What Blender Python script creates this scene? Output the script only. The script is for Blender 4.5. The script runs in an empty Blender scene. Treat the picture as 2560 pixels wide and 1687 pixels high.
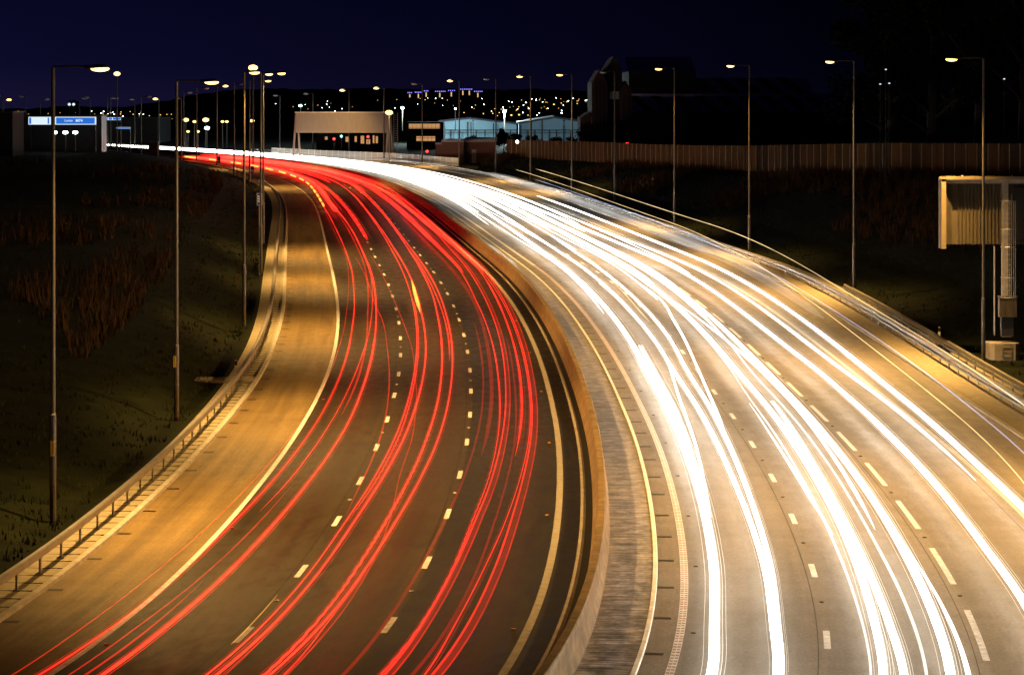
import bpy, bmesh, math, random
import numpy as np
from mathutils import Vector
random.seed(7)
SC = bpy.context.scene
COL = SC.collection
R = math.radians
H, F, CX, YH = 14.4, 6375.0, 1280.0, 240.0   # camera height (m) and the focal length in photo pixels

# ---------------------------------------------------------------- helpers
def P3(u, v, Y):
    """point at distance Y seen at picture position u, v"""
    return Vector(((u - CX) * Y / F, Y, H - (v - YH) * Y / F))

class MB:
    def __init__(s):
        s.v = []; s.f = []; s.uv = []; s.mi = []; s.m = 0
    def add(s, vs, fs, uvs=None):
        o = len(s.v); s.v += [tuple(p) for p in vs]
        for k, f in enumerate(fs):
            s.f.append([i + o for i in f]); s.mi.append(s.m)
            s.uv.append(uvs[k] if uvs else None)
    def box(s, x0, x1, y0, y1, z0, z1):
        vs = [(x, y, z) for z in (z0, z1) for y in (y0, y1) for x in (x0, x1)]
        s.add(vs, [(0, 2, 3, 1), (4, 5, 7, 6), (0, 1, 5, 4), (2, 6, 7, 3), (0, 4, 6, 2), (1, 3, 7, 5)])
    def obox(s, c, tx, ty, a, b, z0, z1):
        """box about c, half length a along (tx,ty), half width b across"""
        nx, ny = ty, -tx
        vs = []
        for z in (z0, z1):
            for q in (-b, b):
                for p in (-a, a):
                    vs.append((c[0] + tx * p + nx * q, c[1] + ty * p + ny * q, z))
        s.add(vs, [(0, 2, 3, 1), (4, 5, 7, 6), (0, 1, 5, 4), (2, 6, 7, 3), (0, 4, 6, 2), (1, 3, 7, 5)])
    def tube(s, pts, r, n=6, cap=True):
        pts = [Vector(p) for p in pts]; o = len(s.v); rr = r if isinstance(r, (list, tuple)) else [r] * len(pts)
        for i, p in enumerate(pts):
            d = (pts[min(i + 1, len(pts) - 1)] - pts[max(i - 1, 0)]).normalized()
            up = Vector((0, 0, 1)) if abs(d.z) < .9 else Vector((1, 0, 0))
            a = d.cross(up).normalized(); b = a.cross(d)
            for k in range(n):
                t = 2 * math.pi * (k + .5) / n
                q = p + (a * math.cos(t) + b * math.sin(t)) * rr[i]; s.v.append(tuple(q))
        for i in range(len(pts) - 1):
            for k in range(n):
                s.f.append([o + i * n + k, o + i * n + (k + 1) % n, o + (i + 1) * n + (k + 1) % n, o + (i + 1) * n + k]); s.uv.append(None); s.mi.append(s.m)
        if cap:
            s.f.append([o + k for k in range(n)][::-1]); s.f.append([o + (len(pts) - 1) * n + k for k in range(n)])
            s.uv += [None, None]; s.mi += [s.m] * 2
    def ell(s, c, rx, ry, rz, n=10, m=6):
        o = len(s.v)
        for j in range(m + 1):
            t = math.pi * j / m
            for k in range(n):
                a = 2 * math.pi * k / n
                s.v.append((c[0] + rx * math.sin(t) * math.cos(a), c[1] + ry * math.sin(t) * math.sin(a), c[2] + rz * math.cos(t)))
        for j in range(m):
            for k in range(n):
                s.f.append([o + j * n + k, o + (j + 1) * n + k, o + (j + 1) * n + (k + 1) % n, o + j * n + (k + 1) % n]); s.uv.append(None); s.mi.append(s.m)
    def build(s, name, mat, parent=None, loc=None, smooth=False):
        me = bpy.data.meshes.new(name); me.from_pydata(s.v, [], s.f)
        if any(u for u in s.uv):
            L = me.uv_layers.new(name='UVMap').data; i = 0
            for f, u in zip(s.f, s.uv):
                for k in range(len(f)):
                    if u: L[i].uv = u[k]
                    i += 1
        for m_ in (mat if isinstance(mat, (list, tuple)) else [mat]): me.materials.append(m_)
        if isinstance(mat, (list, tuple)):
            for p, q in zip(me.polygons, s.mi): p.material_index = q
        if smooth:
            for p in me.polygons: p.use_smooth = True
        o = bpy.data.objects.new(name, me); COL.objects.link(o)
        if parent is not None: o.parent = parent
        if loc is not None: o.location = loc
        return o

def tag(o, label=None, cat=None, group=None, kind=None):
    if label: o['label'] = label
    if cat: o['category'] = cat
    if group: o['group'] = group
    if kind: o['kind'] = kind
    return o
def empty(name, loc, rz=0, label=None, cat=None, group=None):
    o = bpy.data.objects.new(name, None); COL.objects.link(o); o.location = loc; o.rotation_euler.z = rz
    o.empty_display_size = .3
    return tag(o, label, cat, group)
def copy_tree(o, parent=None):
    c = o.copy(); COL.objects.link(c); c.parent = parent
    for ch in [x for x in COL.objects if x.parent is o]: copy_tree(ch, c)
    return c

def text_mesh(name, cu):
    tmp = bpy.data.objects.new(name, cu); COL.objects.link(tmp)
    me = bpy.data.meshes.new_from_object(tmp, depsgraph=bpy.context.evaluated_depsgraph_get())
    bpy.data.objects.remove(tmp); o = bpy.data.objects.new(name, me); COL.objects.link(o); return o

# ---------------------------------------------------------------- materials
def mat(name, col, rough=.7, metal=0., noise=None, bump=None, spec=.4, detail=None):
    """principled material; noise=(scale, amount[, stretch xyz]) varies the colour, bump=(scale, strength)"""
    m = bpy.data.materials.new(name); m.use_nodes = True; N = m.node_tree.nodes; K = m.node_tree.links
    b = N['Principled BSDF']; b.inputs['Roughness'].default_value = rough; b.inputs['Metallic'].default_value = metal
    b.inputs['Specular IOR Level'].default_value = spec
    b.inputs['Base Color'].default_value = (*col, 1)
    tc = N.new('ShaderNodeTexCoord')
    if noise:
        mp = N.new('ShaderNodeMapping'); K.new(tc.outputs['Object'], mp.inputs[0])
        if len(noise) > 2: mp.inputs['Scale'].default_value = noise[2]
        n = N.new('ShaderNodeTexNoise'); n.inputs['Scale'].default_value = noise[0]; n.inputs['Detail'].default_value = 6; n.inputs['Roughness'].default_value = .65
        K.new(mp.outputs[0], n.inputs['Vector'])
        r = N.new('ShaderNodeMapRange'); r.inputs[1].default_value = .3; r.inputs[2].default_value = .7
        r.inputs[3].default_value = 1 - noise[1]; r.inputs[4].default_value = 1 + noise[1]
        K.new(n.outputs[0], r.inputs[0])
        x = N.new('ShaderNodeVectorMath'); x.operation = 'SCALE'; x.inputs[0].default_value = col
        K.new(r.outputs[0], x.inputs['Scale']); K.new(x.outputs[0], b.inputs['Base Color'])
    if bump:
        n2 = N.new('ShaderNodeTexNoise'); n2.inputs['Scale'].default_value = bump[0]; n2.inputs['Detail'].default_value = 4
        K.new(tc.outputs['Object'], n2.inputs['Vector'])
        bp = N.new('ShaderNodeBump'); bp.inputs['Strength'].default_value = bump[1]; bp.inputs['Distance'].default_value = .02
        K.new(n2.outputs[0], bp.inputs['Height']); K.new(bp.outputs[0], b.inputs['Normal'])
    return m
def glow(name, col, st):
    m = bpy.data.materials.new(name); m.use_nodes = True; N = m.node_tree.nodes; K = m.node_tree.links
    N.remove(N['Principled BSDF']); e = N.new('ShaderNodeEmission'); e.inputs[0].default_value = (*col, 1); e.inputs[1].default_value = st
    K.new(e.outputs[0], N['Material Output'].inputs[0]); return m

def light_line(name, col, st):
    """a line of light in the air: it adds its own light and hides or shades nothing"""
    m = glow(name, col, st); N = m.node_tree.nodes; K = m.node_tree.links
    e = [n for n in N if n.type == 'EMISSION'][0]; t = N.new('ShaderNodeBsdfTransparent'); a = N.new('ShaderNodeAddShader')
    tc = N.new('ShaderNodeTexCoord'); n = N.new('ShaderNodeTexNoise'); n.inputs['Scale'].default_value = .09; n.inputs['Detail'].default_value = 5; K.new(tc.outputs['Object'], n.inputs['Vector'])
    r = N.new('ShaderNodeMapRange'); r.inputs[1].default_value = .3; r.inputs[2].default_value = .7; r.inputs[3].default_value = st * .55; r.inputs[4].default_value = st * 1.45
    K.new(n.outputs[0], r.inputs[0]); K.new(r.outputs[0], e.inputs[1])
    K.new(e.outputs[0], a.inputs[0]); K.new(t.outputs[0], a.inputs[1]); K.new(a.outputs[0], N['Material Output'].inputs[0]); return m

def road_mat(name, col, lane_tone, grain=.35, rough=.62, bumps=.5, lo=0., tracks=None):
    """asphalt laid in long passes: UV.x = offset across (m), UV.y = distance along (m)"""
    m = bpy.data.materials.new(name); m.use_nodes = True; N = m.node_tree.nodes; K = m.node_tree.links
    b = N['Principled BSDF']; b.inputs['Specular IOR Level'].default_value = .35
    uv = N.new('ShaderNodeUVMap'); tc = N.new('ShaderNodeTexCoord')
    def noise(scale, sx, sy, det=6, rgh=.6):
        mp = N.new('ShaderNodeMapping'); mp.inputs['Scale'].default_value = (sx, sy, 1); K.new(uv.outputs[0], mp.inputs[0])
        n = N.new('ShaderNodeTexNoise'); n.inputs['Scale'].default_value = scale; n.inputs['Detail'].default_value = det; n.inputs['Roughness'].default_value = rgh
        K.new(mp.outputs[0], n.inputs['Vector']); return n.outputs[0]
    def rng(x, a, b_, c, d):
        r = N.new('ShaderNodeMapRange'); r.inputs[1].default_value = a; r.inputs[2].default_value = b_; r.inputs[3].default_value = c; r.inputs[4].default_value = d
        K.new(x, r.inputs[0]); return r.outputs[0]
    def mul(a, b_):
        x = N.new('ShaderNodeMath'); x.operation = 'MULTIPLY'; K.new(a, x.inputs[0]); K.new(b_, x.inputs[1]); return x.outputs[0]
    fine = rng(noise(9, 1, 1, 8, .8), .3, .7, 1 - grain, 1 + grain)          # stones
    streak = rng(noise(1.1, 1.6, .035, 5), .3, .7, 1 - lane_tone, 1 + lane_tone) # wear along the lanes
    patch = rng(noise(.12, 1, 1, 5), .3, .7, .85, 1.15)
    ac = rng(noise(.9, .12, 1.2, 5), .35, .75, 1.08, .9)                    # faint cross marks
    k = mul(mul(fine, streak), mul(patch, ac))
    if tracks:
        s = N.new('ShaderNodeSeparateXYZ'); K.new(uv.outputs[0], s.inputs[0])
        a = N.new('ShaderNodeMath'); a.operation = 'MULTIPLY_ADD'; K.new(s.outputs[0], a.inputs[0]); a.inputs[1].default_value = 2 * math.pi / tracks[0]; a.inputs[2].default_value = tracks[1]
        c = N.new('ShaderNodeMath'); c.operation = 'COSINE'; K.new(a.outputs[0], c.inputs[0])
        k = mul(k, rng(c.outputs[0], -1, 1, 1 - tracks[2], 1 + tracks[2]))
    x = N.new('ShaderNodeVectorMath'); x.operation = 'SCALE'; x.inputs[0].default_value = col; K.new(k, x.inputs['Scale'])
    K.new(x.outputs[0], b.inputs['Base Color'])
    K.new(rng(noise(2, 1, .3, 4), .3, .7, rough - .1, rough + .1), b.inputs['Roughness'])
    bp = N.new('ShaderNodeBump'); bp.inputs['Strength'].default_value = bumps; bp.inputs['Distance'].default_value = .012
    K.new(noise(14, 1, 1, 6, .75), bp.inputs['Height']); K.new(bp.outputs[0], b.inputs['Normal'])
    return m

M = {}
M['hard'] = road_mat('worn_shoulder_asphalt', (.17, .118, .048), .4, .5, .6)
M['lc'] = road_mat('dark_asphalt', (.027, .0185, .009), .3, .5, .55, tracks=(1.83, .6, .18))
M['lc3'] = road_mat('dimmed_black_asphalt', (.013, .0105, .008), .25, .5, .55)  # lane's dimness, far from both lamp rows, put into its colour
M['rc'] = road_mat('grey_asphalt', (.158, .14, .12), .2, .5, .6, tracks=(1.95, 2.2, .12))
M['paint'] = mat('road_paint', (.6, .6, .62), .6, noise=(4, .38), bump=(60, .3))
M['paintdull'] = mat('worn_road_paint', (.3, .28, .24), .6, noise=(3, .3), bump=(60, .3))
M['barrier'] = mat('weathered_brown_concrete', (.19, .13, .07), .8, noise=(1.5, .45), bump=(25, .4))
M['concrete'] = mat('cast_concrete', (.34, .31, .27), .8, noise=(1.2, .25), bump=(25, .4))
M['slab'] = mat('paving_slab', (.29, .25, .17), .8, noise=(2.5, .25), bump=(25, .4))
M['kerb'] = mat('kerb_stone', (.38, .35, .3), .75, noise=(2, .3), bump=(30, .4))
M['white'] = mat('white_kerb', (.75, .74, .7), .6, noise=(1.6, .25), bump=(20, .3))
M['steel'] = mat('galvanised_steel', (.33, .32, .31), .45, .75, noise=(2, .2), bump=(40, .1))
M['steelpost'] = mat('post_steel', (.3, .28, .25), .6, .3, noise=(4, .25))
M['pole'] = mat('grey_lamp_post', (.075, .068, .055), .5, .1, noise=(1.5, .12))
M['dark'] = mat('dark_metal', (.03, .03, .032), .5, .3, noise=(3, .2))
M['drain'] = mat('iron_grating', (.015, .014, .013), .6, .3, noise=(9, .3))
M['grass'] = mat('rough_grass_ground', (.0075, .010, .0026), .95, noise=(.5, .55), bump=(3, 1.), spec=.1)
M['soil'] = mat('bare_soil', (.03, .018, .01), .95, noise=(.8, .6), bump=(2, 1.), spec=.1)
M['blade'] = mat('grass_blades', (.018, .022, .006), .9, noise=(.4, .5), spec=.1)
M['weed'] = mat('dry_weeds', (.05, .026, .009), .9, noise=(.4, .5), spec=.1)
M['timber'] = mat('fence_boards', (.17, .085, .035), .8, noise=(6, .35, (6, 6, .3)), bump=(20, .3))
M['timberpost'] = mat('fence_post_concrete', (.2, .16, .1), .8, noise=(4, .2))
M['brick'] = mat('brown_brick', (.16, .08, .05), .85, noise=(5, .35, (1, 1, 4)), bump=(12, .4))
M['darkbrick'] = mat('dark_brick', (.03, .02, .018), .85, noise=(5, .35, (1, 1, 4)), bump=(12, .4))  # brick set much darker than the brown one
M['greywall'] = mat('dim_grey_wall', (.022, .02, .02), .85, noise=(2, .2))
M['signframe'] = mat('cream_painted_steel', (.17, .13, .07), .6, noise=(2, .15))
M['clad'] = mat('pale_cladding', (.42, .42, .42), .6, noise=(3, .12, (6, 1, .2)))
M['bluewall'] = mat('light_blue_cladding', (.2, .34, .42), .6, noise=(2, .15, (8, 1, .2)))
M['darkwall'] = mat('dark_wall', (.009, .008, .009), .9, noise=(1.5, .3))
M['roof'] = mat('grey_roof', (.05, .05, .07), .7, noise=(2, .2))
M['leaf'] = mat('dark_leaves', (.005, .007, .003), .9, noise=(1, .5), spec=.1)
M['bark'] = mat('bark', (.009, .007, .005), .9, noise=(6, .4), bump=(12, .5))
M['panel'] = mat('pale_sign_back', (.23, .205, .185), .6, noise=(2, .08, (1, 1, .15)))
M['plastic'] = mat('white_plastic', (.7, .68, .62), .5, noise=(5, .08))
M['blue'] = mat('blue_sign_face', (.02, .06, .42), .45, noise=(5, .06))
M['signwhite'] = mat('white_sign_face', (.8, .8, .8), .45, noise=(5, .05))
M['yellow'] = mat('yellow_plate', (.75, .5, .06), .5, noise=(6, .12))
M['black'] = mat('black_plate', (.015, .015, .015), .5, noise=(6, .12))
M['hill'] = mat('dark_hillside', (.02, .018, .02), 1., noise=(.01, .5), spec=0)
NA = (1.0, .55, .15)
M['bowl'] = glow('sodium_lamp_bowl', (1, .62, .19), 4.)
M['bowlfar'] = glow('far_sodium_lamp', (1, .52, .12), 2.6)
M['flood'] = glow('white_floodlight', (.85, 1, 1), 14.)
M['win'] = glow('lit_window', (1, .5, .2), .55)
M['redlamp'] = glow('red_lamp', (1, .04, .03), 5)
M['cyanlamp'] = glow('green_lamp', (.3, 1, .8), 3)
M['bluelamp'] = glow('blue_roof_lamps', (.22, .2, 1), 2.2)
M['signblue'] = glow('lit_blue_sign', (.03, .2, .85), .8)
M['signlit'] = glow('lit_white_sign', (.75, .9, 1.), 1.0)
for k, (c, s) in dict(R0=((1, .015, .012), .10), R1=((1, .015, .01), .27), R2=((1, .02, .012), .55), R3=((1, .03, .015), .8),
                      W0=((1, .93, .8), .10), W1=((1, .95, .85), .5), W2=((1, .94, .83), 1.4), W3=((1, .93, .8), 3.1), G9=((1, .42, .05), 1.0),
                      O8=((1, .62, .25), .4), O7=((1, .7, .34), .6), B6=((.5, .6, 1.), .38), S5=((.85, .82, .78), .07)).items():
    M[k] = light_line('headlight_and_smear_glow_' + k if k[0] in 'WOBS' else 'tail_light_glow_' + k, c, s)  # S5 is a glow given to the grey vehicle blur, no headlight
# ---------------------------------------------------------------- the alignment of the motorway
CB = [86.90102249088812, -4.068008810463072, -221.36861264837412, -109.83817390844017, 54.55176531474461, 22.63621525788541, -36.978341774541434, -21.786753152741582, -12.356629284326786]
Yd = np.arange(44, 900, .25)
Xd = np.polyval(CB, (np.log(np.minimum(Yd, 810)) - np.log(180)) / np.log(4.8))
k = Yd > 810
Xd[k] = Xd[~k][-1] - (Yd[k] - 810) * .72
tx = np.gradient(Xd, Yd); nn = np.hypot(tx, 1); TX, TY = tx / nn, 1 / nn
def sm(a, b, y):
    t = min(1, max(0, (y - a) / (b - a))); return t * t * (3 - 2 * t)
def wid(Y): return 1 + .13 * sm(115, 215, Y) + .12 * sm(380, 560, Y)
def at(Y, o, z=0.):
    """o metres to the right of the hard-shoulder line of the near-left carriageway, at distance Y"""
    X = float(np.interp(Y, Yd, Xd)); a = float(np.interp(Y, Yd, TX)); b = float(np.interp(Y, Yd, TY)); o = o * wid(Y)
    return Vector((X + b * o, Y - a * o, z))
def tang(Y):
    a = float(np.interp(Y, Yd, TX)); b = float(np.interp(Y, Yd, TY)); return a, b
ARC = np.concatenate([[0], np.cumsum(np.hypot(np.diff(Xd), np.diff(Yd)))])
def arc(Y): return float(np.interp(Y, Yd, ARC))
def yarc(s): return float(np.interp(s, ARC, Yd))
def stations(a=46, b=860, g=1.0):
    y = a; out = []
    while y < b:
        out.append(y); y += max(g, y * .012 * g)
    out.append(b); return out
ST = stations()
def ribbon(mb, prof, st=ST, closed=False):
    """loft a profile [(offset, z), ...] along the road"""
    n = len(prof)
    vs = [at(y, o, z) for y in st for o, z in prof]; fs = []; uvs = []
    m = n if closed else n - 1
    for i in range(len(st) - 1):
        for k in range(m):
            a, b_ = i * n + k, i * n + (k + 1) % n; fs.append((a, b_, b_ + n, a + n))
            o0, o1 = prof[k][0], prof[(k + 1) % n][0]; s0, s1 = arc(st[i]), arc(st[i + 1])
            uvs.append([(o0, s0), (o1, s0), (o1, s1), (o0, s1)])
    mb.add(vs, fs, uvs)
def strip(name, o0, o1, z, m, parent=None, st=ST, nsub=1):
    mb = MB(); prof = [(o0 + (o1 - o0) * i / nsub, z) for i in range(nsub + 1)]; ribbon(mb, prof, st)
    return mb.build(name, m, parent)
def S(o, label=None): o['kind'] = 'structure'; return o

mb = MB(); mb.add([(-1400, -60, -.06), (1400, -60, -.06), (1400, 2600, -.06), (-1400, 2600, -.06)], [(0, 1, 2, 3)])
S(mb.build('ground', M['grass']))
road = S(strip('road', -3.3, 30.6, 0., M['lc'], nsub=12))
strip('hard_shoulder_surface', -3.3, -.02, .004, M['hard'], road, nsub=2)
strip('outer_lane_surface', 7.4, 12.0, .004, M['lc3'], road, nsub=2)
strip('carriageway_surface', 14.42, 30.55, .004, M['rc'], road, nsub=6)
# painted lines
strip('edge_line', -.08, .10, .008, M['paint'], road)
strip('edge_line', 11.02, 11.25, .008, M['paintdull'], road)
strip('edge_line', 27.0, 27.2, .008, M['paintdull'], road)
mb = MB(); ribbon(mb, [(15.13, .008), (15.36, .008)]); rib = mb.build('edge_line', M['paint'], road)
mb = MB(); s = arc(50)                       # raised ribs across the right edge line
while s < arc(215):
    y = yarc(s); c = at(y, 15.245); a, b = tang(y)
    for q in (-.055, .055):
        mb.obox((c.x + b * q, c.y - a * q), a, b, .045, .042, .008, .016)
    s += .3
mb.build('rib', mat('rust_red_ribs', (.30, .12, .05), .7, noise=(5, .3)), rib)
def dashes(name, off, s0, length, gap, hw, z=.008, ymax=700, m='paint'):
    mb = MB(); s = s0
    while True:
        y = yarc(s); w = wid(y) * (1 + .12 * sm(100, 170, y))
        L = length * w
        if y > ymax: break
        ys = [yarc(s - L / 2 + L * i / 4) for i in range(5)]
        ribbon(mb, [(off - hw, z), (off + hw, z)], ys)
        s += (length + gap) * w
    return mb.build(name, M[m], road)
dashes('lane_line', 3.66, arc(68.6) - 9, 2.0, 7.0, .085)
dashes('lane_line', 7.33, arc(70.2) - 9, 2.0, 7.0, .085)
dashes('lane_line', 19.15, arc(69.6) - 9, 2.0, 7.0, .09)
dashes('lane_line', 23.17, arc(70.6) - 9, 5.6, 3.4, .09)
def studs(off, s0, step, m, n=26):
    mb = MB(); s = s0
    for i in range(n):
        y = yarc(s); c = at(y, off); a, b = tang(y); mb.obox((c.x, c.y), a, b, .05, .06, .004, .028)
        s += step * wid(y) * (1 + .12 * sm(100, 170, y))
    return mb.build('road_stud', m, road)
studw = mat('stud_reflector', (.85, .85, .8), .3, noise=(9, .05)); studa = mat('amber_stud', (.8, .4, .03), .3, noise=(9, .05))
studs(3.66, arc(68.6) + 4.5, 18, studw); studs(7.33, arc(70.2) + 4.5, 18, studw); studs(.35, arc(67), 18, mat('red_stud', (.6, .05, .02), .3, noise=(9, .05)))
studs(10.75, arc(70), 18, studa); studs(19.15, arc(69.6) + 4.5, 9, M['drain']); studs(23.17, arc(70.6) + 4.6, 9, M['drain'], 40); studs(15.6, arc(70), 9, M['drain'])
# drains beside the kerbs
def drains(off, hw, ymax, step, name='drain_grating', m='drain'):
    mb = MB(); s = arc(52)
    while yarc(s) < ymax:
        y = yarc(s); c = at(y, off); a, b = tang(y)
        mb.obox((c.x, c.y), a, b, .13, hw, .004, .009); s += step * random.choice((1, 1, 1, .9, 1.1))
    mb.build(name, M[m], road)
drains(-3.05, .22, 330, 4.6); drains(14.70, .24, 330, 4.1)
# kerbs and paved edges
mb = MB(); ribbon(mb, [(-3.3, .0), (-3.32, .11), (-3.5, .12), (-3.62, .03), (-3.62, 0)])
S(mb.build('kerb', M['kerb']))
mb = MB(); ribbon(mb, [(-3.62, .02), (-4.05, .03), (-4.5, .04), (-4.95, .04), (-4.95, -.06)], stations(46, 560))
mb.m = 1; s = arc(48)                       # joints between the slabs
while yarc(s) < 300:
    y = yarc(s); c = at(y, -4.28); a, b = tang(y); mb.obox((c.x, c.y), a, b, .018, .64, .03, .044); s += 1.2 * wid(y)
S(mb.build('pavement', [M['slab'], M['soil']]))
mb = MB(); ribbon(mb, [(11.9, .0), (11.9, .05), (12.0, .06), (12.08, .0)]); S(mb.build('kerb', M['kerb']))
for o_ in (3.42, 7.12, 9.3, 18.9, 22.9, 26.6): strip('surface_joint', o_, o_ + .025, .006, M['drain'], road)
strip('drain_channel', 12.08, 12.32, .004, M['drain'], road)
M['stone'] = mat('stained_concrete', (.36, .335, .34), .34, bump=(14, .7), spec=.7)
N_ = M['stone'].node_tree.nodes; K_ = M['stone'].node_tree.links; prev = None
u_ = N_.new('ShaderNodeUVMap')
for sc_, st_, lo_, hi_, a_, b_ in ((1.0, (.5, 7, 1), .38, .62, .10, 1.5), (1.3, (1.4, 1.1, 1), .40, .60, .45, 1.35), (6., (1, 2.2, 1), .35, .65, .6, 1.3)):
    mp = N_.new('ShaderNodeMapping'); mp.inputs['Scale'].default_value = st_; K_.new(u_.outputs[0], mp.inputs[0])
    n_ = N_.new('ShaderNodeTexNoise'); n_.inputs['Scale'].default_value = sc_; n_.inputs['Detail'].default_value = 7; n_.inputs['Roughness'].default_value = .7; K_.new(mp.outputs[0], n_.inputs['Vector'])
    q_ = N_.new('ShaderNodeMapRange'); q_.inputs[1].default_value = lo_; q_.inputs[2].default_value = hi_; q_.inputs[3].default_value = a_; q_.inputs[4].default_value = b_; K_.new(n_.outputs[0], q_.inputs[0])
    if prev is None: prev = q_.outputs[0]
    else:
        m_ = N_.new('ShaderNodeMath'); m_.operation = 'MULTIPLY'; K_.new(prev, m_.inputs[0]); K_.new(q_.outputs[0], m_.inputs[1]); prev = m_.outputs[0]
v_ = N_.new('ShaderNodeVectorMath'); v_.operation = 'SCALE'; v_.inputs[0].default_value = (.42, .40, .42); K_.new(prev, v_.inputs['Scale']); K_.new(v_.outputs[0], N_['Principled BSDF'].inputs['Base Color'])
mb = MB(); ribbon(mb, [(12.75, .02), (13.3, .03), (13.8, .03), (14.3, .02)]); S(mb.build('median_strip', M['stone']))
mb = MB(); ribbon(mb, [(14.3, 0), (14.3, .07), (14.42, .07), (14.44, 0)]); S(mb.build('kerb', M['white']))
mb = MB(); ribbon(mb, [(30.6, .0), (30.6, .10), (30.8, .12), (31.0, .05), (32.6, .06), (34.2, .08), (34.2, -.06)])
S(mb.build('pavement', M['slab']))
# concrete barrier in the median, cast in lengths
mb = MB()
prof = [(12.32, 0), (12.34, .12), (12.45, .40), (12.50, .86), (12.53, .90), (12.74, .90), (12.77, .86), (12.80, .40), (12.88, .12), (12.90, 0)]
ribbon(mb, prof)
mb.m = 1; s = arc(50)
while yarc(s) < 300:
    y = yarc(s); c = at(y, 12.61); a, b = tang(y); mb.obox((c.x, c.y), a, b, .012, .10, .1, .903); s += 6
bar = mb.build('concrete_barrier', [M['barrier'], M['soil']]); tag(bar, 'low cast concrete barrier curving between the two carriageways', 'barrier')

def rail_barrier(name, off, y0, y1, label, side, step=2.6, two=False):
    root = empty(name, at(y0, off), 0, label, 'crash barrier'); o0 = root.location.copy()
    st = stations(y0, y1, 1.0); mb = MB()
    zc = .64
    # open box beam: rounded rectangular section
    p = [(-.10, -.09), (-.10, .09), (-.06, .12), (.06, .12), (.10, .09), (.10, -.09), (.06, -.12), (-.06, -.12)]
    ribbon(mb, [(off + a * 1., zc + b) for a, b in p], st, closed=True)
    for i, v in enumerate(mb.v): mb.v[i] = (v[0] - o0.x, v[1] - o0.y, v[2] - o0.z)
    mb.build('rail', M['steel'], root)
    if two:
        mb = MB(); ribbon(mb, [(off + a * .6, .36 + b * .5) for a, b in p], st, closed=True)
        for i, v in enumerate(mb.v): mb.v[i] = (v[0] - o0.x, v[1] - o0.y, v[2] - o0.z)
        mb.build('rail', M['steel'], root)
    s = arc(y0 + .5); n = 0; rest = MB(); po = None
    while yarc(s) < y1:
        y = yarc(s); c = at(y, off + side * .0); a, b = tang(y)
        if n < 100:
            if po is None:
                m1 = MB(); m1.box(-.03, .03, -.055, .055, -.05, .52); m1.box(-.13, .13, -.14, .14, 0.03, .055)
                po = m1.build('post', M['steelpost'], root); q = po
            else:
                q = po.copy(); COL.objects.link(q); q.parent = root
            q.location = (c.x - o0.x, c.y - o0.y, 0); q.rotation_euler.z = -math.atan2(a, b)
        else:
            rest.obox((c.x - o0.x, c.y - o0.y), a, b, .055, .03, -.05, .52)
        n += 1; s += step * wid(y)
    if rest.v: tag(rest.build('post', M['steelpost'], root), kind='stuff')
    return root
rail_barrier('crash_barrier', -4.12, 47, 540, 'long steel crash barrier along the left edge of the hard shoulder', -1, 2.7)
rail_barrier('crash_barrier', 32.3, 60, 640, 'long steel crash barrier along the outer right edge of the bright carriageway', 1, 2.7, True)
rail_barrier('crash_barrier', 33.5, 60, 182, 'shorter second steel barrier standing behind the long right-hand one', 1, 2.4, True)
# ---------------------------------------------------------------- grass banks
from mathutils import noise as mn
def lump(x, y, a=.25): return (mn.noise(Vector((x * .12, y * .05, 0))) + .5 * mn.noise(Vector((x * .4, y * .2, 3)))) * a
def lz(o): return 4.3 * (1 - math.exp(-max(0, -o - 6.2) / 7.5))
offs = [-4.9, -5.6, -6.4, -7.5, -9, -11, -13, -16, -19, -23, -28, -34, -42, -52, -66, -90]
sl = stations(46, 640, 1.6); mb = MB(); vs = []; fs = []; LZ = []
for y in sl:
    near = sm(130, 60, y)
    for o in offs:
        p = at(y, o); f = sm(700, 520, y)
        p.z = max(-.05, (lz(o) * (1 - .55 * near) + lump(p.x, p.y) * min(1, (-o - 4.9) / 3)) * f) if o < -5 else .03
        vs.append(p)
n = len(offs)
for i in range(len(sl) - 1):
    for k_ in range(n - 1):
        a = i * n + k_; fs.append((a, a + n, a + n + 1, a + 1))
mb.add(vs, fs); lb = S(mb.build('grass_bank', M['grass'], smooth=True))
LV, LN = vs, n
# right-hand bank rising from the road to the timber fence
inn = [(50, 34.2), (60, 34.2), (90, 34.2), (120, 34.2), (160, 34.2), (200, 34.2), (250, 34.2), (310, 34.2), (390, 34.2), (450, 34.2), (480, 34.2)]
FEN = [(70, 60, 9.), (69, 90, 8.8), (67, 130, 8.5), (61, 190, 7.2), (52.2, 260, 6.0), (43.3, 300, 5.3), (32.2, 360, 3.85), (22, 405, 3.2), (15.2, 440, 2.9), (5, 490, 2.3), (-1.6, 512, 2.2)]
def cr(P, t):
    i = min(int(t), len(P) - 2); u = t - i
    p0, p1, p2, p3 = (Vector(P[max(0, min(len(P) - 1, j))]) for j in (i - 1, i, i + 1, i + 2))
    return .5 * ((2 * p1) + (p2 - p0) * u + (2 * p0 - 5 * p1 + 4 * p2 - p3) * u * u + (3 * p1 - p0 - 3 * p2 + p3) * u ** 3)
vs = []; fs = []; nr = 70; nc = 22; RB = []
for i in range(nr + 1):
    t = i / nr * 10
    a_ = cr([(p[0], p[1], 0) for p in inn], t); a = at(a_.x, a_.y); b = cr(FEN, t); row = []
    for j in range(nc + 1):
        q = j / nc; p = a.lerp(b, q); p.z = b.z * sm(.06, 1.0, q) ** .9 + lump(p.x, p.y) * min(1, q * 8) * (1 if q < .95 else .3) * 1.2 + .04 * (q == 0)
        row.append(p)
    p = b + (b - a).normalized() * 90; p.z = b.z + .4; row.append(p)
    RB.append(row); vs += row
n = nc + 2
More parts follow.
